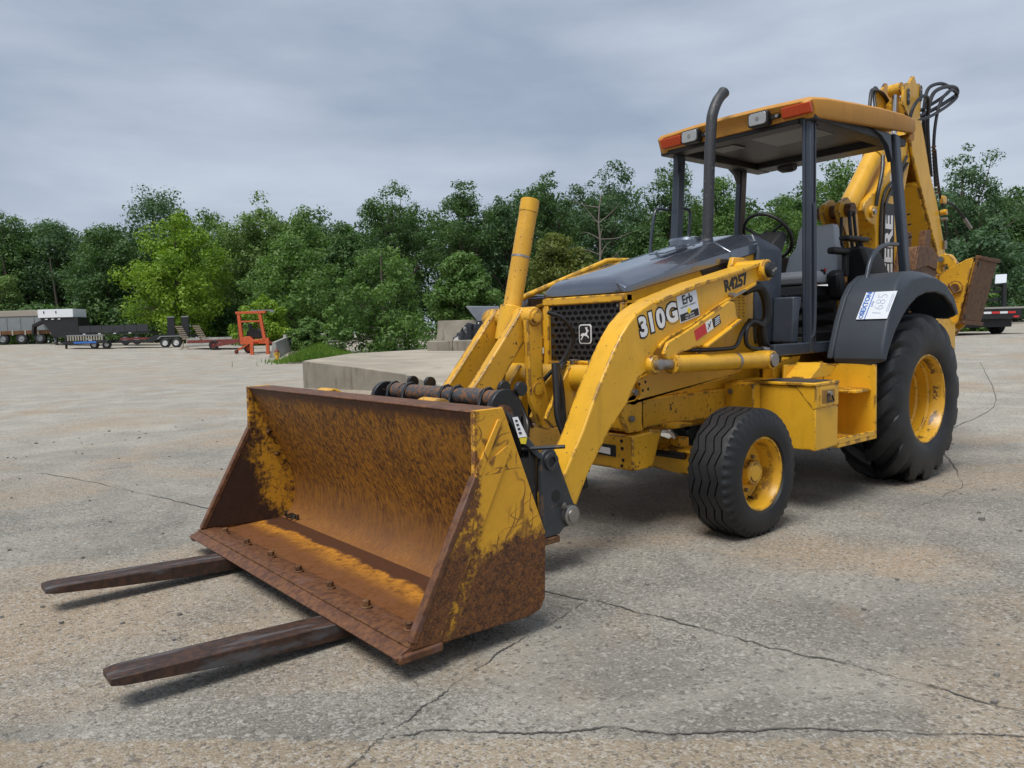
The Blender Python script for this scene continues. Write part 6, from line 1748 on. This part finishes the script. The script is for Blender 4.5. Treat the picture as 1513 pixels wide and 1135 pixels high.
def leaves_mesh(name, C, Rc, per, size, up=0.35):
    """C: clump centres (n,3), Rc: clump radii; leaf-sized folded quads over and through the clumps"""
    C = np.asarray(C, float)
    n = len(C)
    cnt = np.maximum(6, (per * (Rc / Rc.mean()) ** 2).astype(int))
    idx = np.repeat(np.arange(n), cnt)
    N = len(idx)
    d = rng.normal(size=(N, 3))
    d[:, 2] += up * 0.6
    d /= np.linalg.norm(d, axis=1)[:, None]
    rad = Rc[idx] * (0.35 + 0.95 * rng.random(N) ** 0.8)
    P = C[idx] + d * rad[:, None] * np.array([1, 1, 0.78])
    nrm = d + rng.normal(scale=0.55, size=(N, 3))
    nrm[:, 2] += up
    nrm /= np.linalg.norm(nrm, axis=1)[:, None]
    a = np.cross(nrm, rng.normal(size=(N, 3)))
    a /= np.linalg.norm(a, axis=1)[:, None]
    bb = np.cross(nrm, a)
    s = size * (0.45 + 1.15 * rng.random(N) ** 1.6)[:, None]
    V = np.empty((N, 4, 3))
    V[:, 0] = P - a * s * 0.62
    V[:, 1] = P - bb * s * 0.34 + a * s * 0.05 - nrm * s * .06
    V[:, 2] = P + a * s * 0.62
    V[:, 3] = P + bb * s * 0.34 + a * s * 0.05 - nrm * s * .06
    me = bpy.data.meshes.new(name)
    me.vertices.add(N * 4)
    me.vertices.foreach_set('co', V.reshape(-1))
    me.loops.add(N * 4)
    me.loops.foreach_set('vertex_index', np.arange(N * 4, dtype=np.int32))
    me.polygons.add(N)
    me.polygons.foreach_set('loop_start', np.arange(0, N * 4, 4, dtype=np.int32))
    me.polygons.foreach_set('loop_total', np.full(N, 4, dtype=np.int32))
    me.update(calc_edges=True)
    return me


def crown(center, rx, rz, k, airy, low=-0.9):
    C, R_ = [], []
    while len(C) < k:
        p = rng.normal(size=3)
        p /= np.linalg.norm(p)
        r = rng.random() ** (0.33 if not airy else 0.5)
        q = p * r
        if q[2] < low:
            continue
        # narrower towards the top, uneven
        wv = (1.0 - 0.35 * max(0, q[2])) * (0.82 + 0.30 * math.sin(3 * math.atan2(q[1], q[0]) + center[0]) + 0.12 * rng.random())
        C.append((center[0] + q[0] * rx * wv, center[1] + q[1] * rx * wv, center[2] + q[2] * rz))
        R_.append((0.08 + 0.11 * rng.random()) * (rx + rz) / 2 * (0.95 if airy else 1.05))
    return np.array(C), np.array(R_)


def tree(label, lat, d, h, w, kind, airy=False, clumps=46, per=150, trunk_h=0.32, name='deciduous_tree', group='trees along the yard edge', size=0.34):
    x, y, z = base(lat, d)
    T = thing(name, label, 'tree' if 'shrub' not in name else 'shrub', (x, y, z), group)
    cz0 = z + h * trunk_h
    cc = (x, y, (cz0 + z + h) / 2)
    rz_ = (z + h - cz0) / 2 * 0.93
    C, R_ = crown(cc, w / 2 * 0.86, rz_, clumps, airy)
    tk = MB()
    lean = Vector((random.uniform(-.4, .4), random.uniform(-.4, .4), 0))
    base_r = max(0.10, h * 0.017)
    top_p = Vector((x, y, z + h * 0.86)) + lean
    stem = [Vector((x, y, z - 0.2)).lerp(top_p, t_) + Vector((random.uniform(-.12, .12), random.uniform(-.12, .12), 0)) for t_ in np.linspace(0, 1, 8)]
    tk.tube(stem, [base_r * (1 - .85 * t_) + .02 for t_ in np.linspace(0, 1, 8)], 8)
    order = np.argsort(-R_)[:(26 if airy else 12)]
    for i in order:
        e = Vector(C[i])
        t_ = min(0.95, max(0.25, (e.z - z) / h * 0.72 - 0.02))
        s_ = Vector((x, y, z - .2)).lerp(top_p, t_)
        m_ = s_.lerp(e, 0.5) + Vector((random.uniform(-.3, .3), random.uniform(-.3, .3), random.uniform(-.1, .5)))
        r0 = base_r * (1 - .85 * t_) * 0.6 + .015
        tk.tube(spline([s_, m_, e], 4), [r0 * (1 - .8 * q / 8) for q in range(9)], 6)
    tk.build('trunk', BARK, T)
    link('crown', leaves_mesh('crown', C, R_, per, size), LM[kind], T, 0, 0)
    return T


TREES = [  # metres right, metres away, top height, crown width, foliage, open crown, label
    (-52.4, 80, 15.6, 8.5, 'dark', 0, 'dark rounded tree at the far left edge of the wood'),
    (-47.8, 82, 14.9, 10.2, 'blue', 0, 'broad blue green tree above the white box trailer'),
    (-39.4, 76, 12.6, 8.1, 'dark', 0, 'dense dark tree left of the tall pointed one'),
    (-36.0, 79, 17.3, 11.2, 'blue', 0, 'tall tree with feathery top left of centre, highest on the left'),
    (-29.1, 68, 12.9, 9.1, 'bright', 0, 'bright lime green tree standing before the darker wood'),
    (-30.6, 80, 14.5, 7.8, 'mid', 0, 'mid green tree filling the gap right of the lime green one'),
    (-25.1, 76, 15.6, 8.1, 'pale', 0, 'pale green tree with two rounded tops behind the orange frame'),
    (-20.5, 75, 14.3, 7.3, 'mid', 0, 'mid green round topped tree right of the pale two topped one'),
    (-17.7, 63, 9.2, 9.5, 'mid', 0, 'big leafy tree rising straight behind the stained barrier'),
    (-15.9, 74, 11.9, 7.2, 'dark', 0, 'dark tree at the dip in the skyline left of the open oaks'),
    (-10.8, 72, 15.7, 8.9, 'dark', 1, 'open oak with curling limbs against the sky, left of three'),
    (-4.3, 73, 15.5, 8.4, 'dark', 1, 'open oak with thin crown just left of the upright cylinder'),
    (-0.4, 74, 14.3, 6.6, 'blue', 1, 'slender open tree directly behind the upright yellow cylinder'),
    (3.9, 72, 16.1, 7.7, 'dark', 1, 'tall open tree between upright cylinder and exhaust stack'),
    (9.4, 71, 16.4, 8.8, 'blue', 1, 'tall wide open tree left of the canopy'),
    (14.9, 72, 17.2, 7.7, 'dark', 1, 'tall tree behind the right front canopy post'),
    (4.0, 62, 8.8, 7.2, 'olive', 0, 'yellowish green tree low between cylinder and hood'),
    (-3.4, 58, 7.5, 5.1, 'mid', 0, 'rounded vine covered tree left of the upright cylinder'),
    (19.2, 70, 14.4, 7.5, 'mid', 0, 'leafy tree seen between exhaust stack and rear post'),
    (24.8, 72, 14.2, 7.0, 'mid', 1, 'leafy tree seen through the canopy beside the rear lamp'),
    (30.0, 70, 16.2, 7.5, 'mid', 0, 'dense tree seen between seat and backhoe boom'),
    (37.0, 74, 14.6, 7.2, 'blue', 0, 'tree mostly hidden behind the backhoe boom'),
    (39.0, 66, 16.1, 7.6, 'blue', 1, 'tall dark tree right of the backhoe, highest on the right'),
    (44.9, 68, 13.4, 7.8, 'dark', 0, 'dark tree at the right edge of the picture'),
    (34.7, 56, 8.4, 7.0, 'blue', 0, 'dense rounded tree behind the trailer at the right edge'),
    (11.9, 66, 9.9, 8.2, 'dark', 0, 'dark low tree behind the hood rear'),
]
for lat, d, top, w, k, a, lab in TREES:
    z = base(lat, d)[2]
    tree(lab, lat, d, top - z, w * 1.22, k, bool(a), 120 if a else 190, 120 if a else 125, 0.22 if a else -0.08, size=0.19 if a else 0.215)
# shrubs
for lat, d, h, w, k, lab in ((-7.0, 43, 6.4, 6.6, 'mid', 'large bushy shrub right behind the concrete platform'), (-49.6, 75, 7.4, 6.0, 'pale', 'pale willowy shrub at the left edge above the hopper'),
                             (-18.2, 57, 3.6, 5.0, 'bright', 'bright low shrub behind the red trailer'), (16.5, 50, 6.5, 7.0, 'mid', 'fresh green shrub below the backhoe hoses at right'), (21.0, 36, 2.6, 5.0, 'mid', 'low green shrub at the right edge behind the deck trailer'), (-12.4, 47, 2.0, 3.0, 'mid', 'small leafy shrub between grass bank and big shrub')):
    tree(lab, lat, d, h, w, k, False, 150, 130, -0.35, 'leafy_shrub', 'shrubs at the yard edge', 0.15)
# dead tree with bare limbs
x, y, z = base(7.6, 64)
T = thing('dead_tree', 'bare grey dead tree with forked limbs left of the handrail', 'tree', (x, y, z))
q = MB()
stem = [Vector((x + .1 * math.sin(t_ * 2), y, z + t_ * 1.3)) for t_ in range(9)]
q.tube(stem, [0.17 - .015 * i for i in range(9)], 8)
q.build('trunk', BARKD, T)
for i in range(16):
    s_ = stem[3 + i % 6]
    a = random.uniform(0, 6.28)
    ln = random.uniform(1.4, 3.4)
    e = s_ + Vector((RX * math.cos(a) * ln, RY * math.cos(a) * ln, random.uniform(.6, 2.2)))
    m_ = s_.lerp(e, .5) + Vector((0, 0, random.uniform(-.3, .2)))
    MB().tube(spline([s_, m_, e], 4), [0.055 * (1 - .1 * k) for k in range(9)], 6).build('limb', BARKD, T)

# the wood behind: one mass of foliage nobody could count
C, R_ = [], []
for i in range(1700):
    lat = random.uniform(-66, 62)
    d = random.uniform(80, 92)
    x, y, z = base(lat, d)
    topz = 11.6 + 1.2 * math.sin(lat * .21) + 0.8 * math.sin(lat * .57 + 1) + (2.0 if lat > -14 else 0)
    C.append((x, y, z + random.uniform(0.2, 1.0) ** .8 * topz))
    R_.append(random.uniform(0.8, 1.6))
for i in range(520):
    lat = random.uniform(-60, 46)
    d = random.uniform(71, 78)
    if -11 < lat < -7 and d < 60:
        continue
    x, y, z = base(lat, d)
    C.append((x, y, z + random.uniform(0.2, 3.4)))
    R_.append(random.uniform(0.8, 1.5))
me = leaves_mesh('wood', np.array(C), np.array(R_), 170, 0.30)
tag(link('wood', me, LM['dark'], None, 0, 0), 'dark mass of woodland foliage closing off the yard', 'wood', kind='stuff')
q = MB()
for i in range(60):
    lat = random.uniform(-62, 58)
    d = random.uniform(78, 90)
    x, y, z = base(lat, d)
    q.tube([(x, y, z - .3), (x + random.uniform(-.5, .5), y, z + 5), (x + random.uniform(-.8, .8), y, z + 9)], [0.2, .14, .06], 6)
tag(q.build('tree_trunks', BARK, None), 'thin dark trunks standing inside the distant wood', 'trunks', kind='stuff')

# grass bank and weeds
def grass(name, label, pts, hmin, hmax, m, wd):
    V, F = [], []
    for (x, y, z) in pts:
        a = random.uniform(0, 6.28)
        h = random.uniform(hmin, hmax)
        w_ = wd * random.uniform(.6, 1.3)
        dx, dy = math.cos(a) * w_, math.sin(a) * w_
        bx, by = random.uniform(-.35, .35) * h, random.uniform(-.35, .35) * h
        n0 = len(V)
        V += [(x - dx, y - dy, z), (x + dx, y + dy, z), (x + bx * .5 + dx * .6, y + by * .5 + dy * .6, z + h * .6), (x + bx * .5 - dx * .6, y + by * .5 - dy * .6, z + h * .6), (x + bx, y + by, z + h)]
        F += [(n0, n0 + 1, n0 + 2, n0 + 3), (n0 + 3, n0 + 2, n0 + 4)]
    me = bpy.data.meshes.new(name)
    me.from_pydata(V, [], F)
    o = link(name, me, m, None, 0, 0)
    return tag(o, label, 'grass', kind='stuff')


GRASSM = leaf_mat('grass_green', (0.075, 0.15, 0.018), (0.16, 0.27, 0.03))
pts = []
for i in range(9000):
    d = random.uniform(31, 45)
    lat = -9.5 * d / 38 + random.gauss(0, .85)
    x, y = W(lat, d)
    e = abs(lat + 9.5 * d / 38)
    pts.append((x, y, gz(x, y) + max(0, 0.55 - e * .3) * min(1, (d - 30) / 6)))
grass('grass_bank', 'patch of bright green grass beside the concrete platform', pts, .08, .26, GRASSM, .02)
SOIL = plain('bank_soil', (0.10, 0.085, 0.07), 0.95, 0, 0.4, 2)
V, F = [], []
nu, nv_ = 14, 18
for j in range(nv_):
    for i in range(nu):
        d = 30.5 + j * 15 / (nv_ - 1)
        e = -2.2 + i * 4.6 / (nu - 1)
        x, y = W(-9.5 * d / 38 + e, d)
        V.append((x, y, gz(x, y) - 0.04 + max(0, 0.55 - abs(e) * .28) * min(1, (d - 30) / 6)))
me = bpy.data.meshes.new('soil_bank')
me.from_pydata(V, [], [(j * nu + i, j * nu + i + 1, (j + 1) * nu + i + 1, (j + 1) * nu + i) for j in range(nv_ - 1) for i in range(nu - 1)])
tag(link('soil_bank', me, SOIL, None, 0, 180), kind='structure')
pts = []
for cx, cy in ((-2.9, -6.7), (-3.3, -8.0), (-6.5, -13.5)):
    for i in range(16):
        pts.append((cx + random.gauss(0, .08), cy + random.gauss(0, .08), 0.20 if cy > -7 else .30))
grass('weeds', 'thin dry weeds growing from cracks in the platform', pts, .10, .34, LM['pale'], .008)
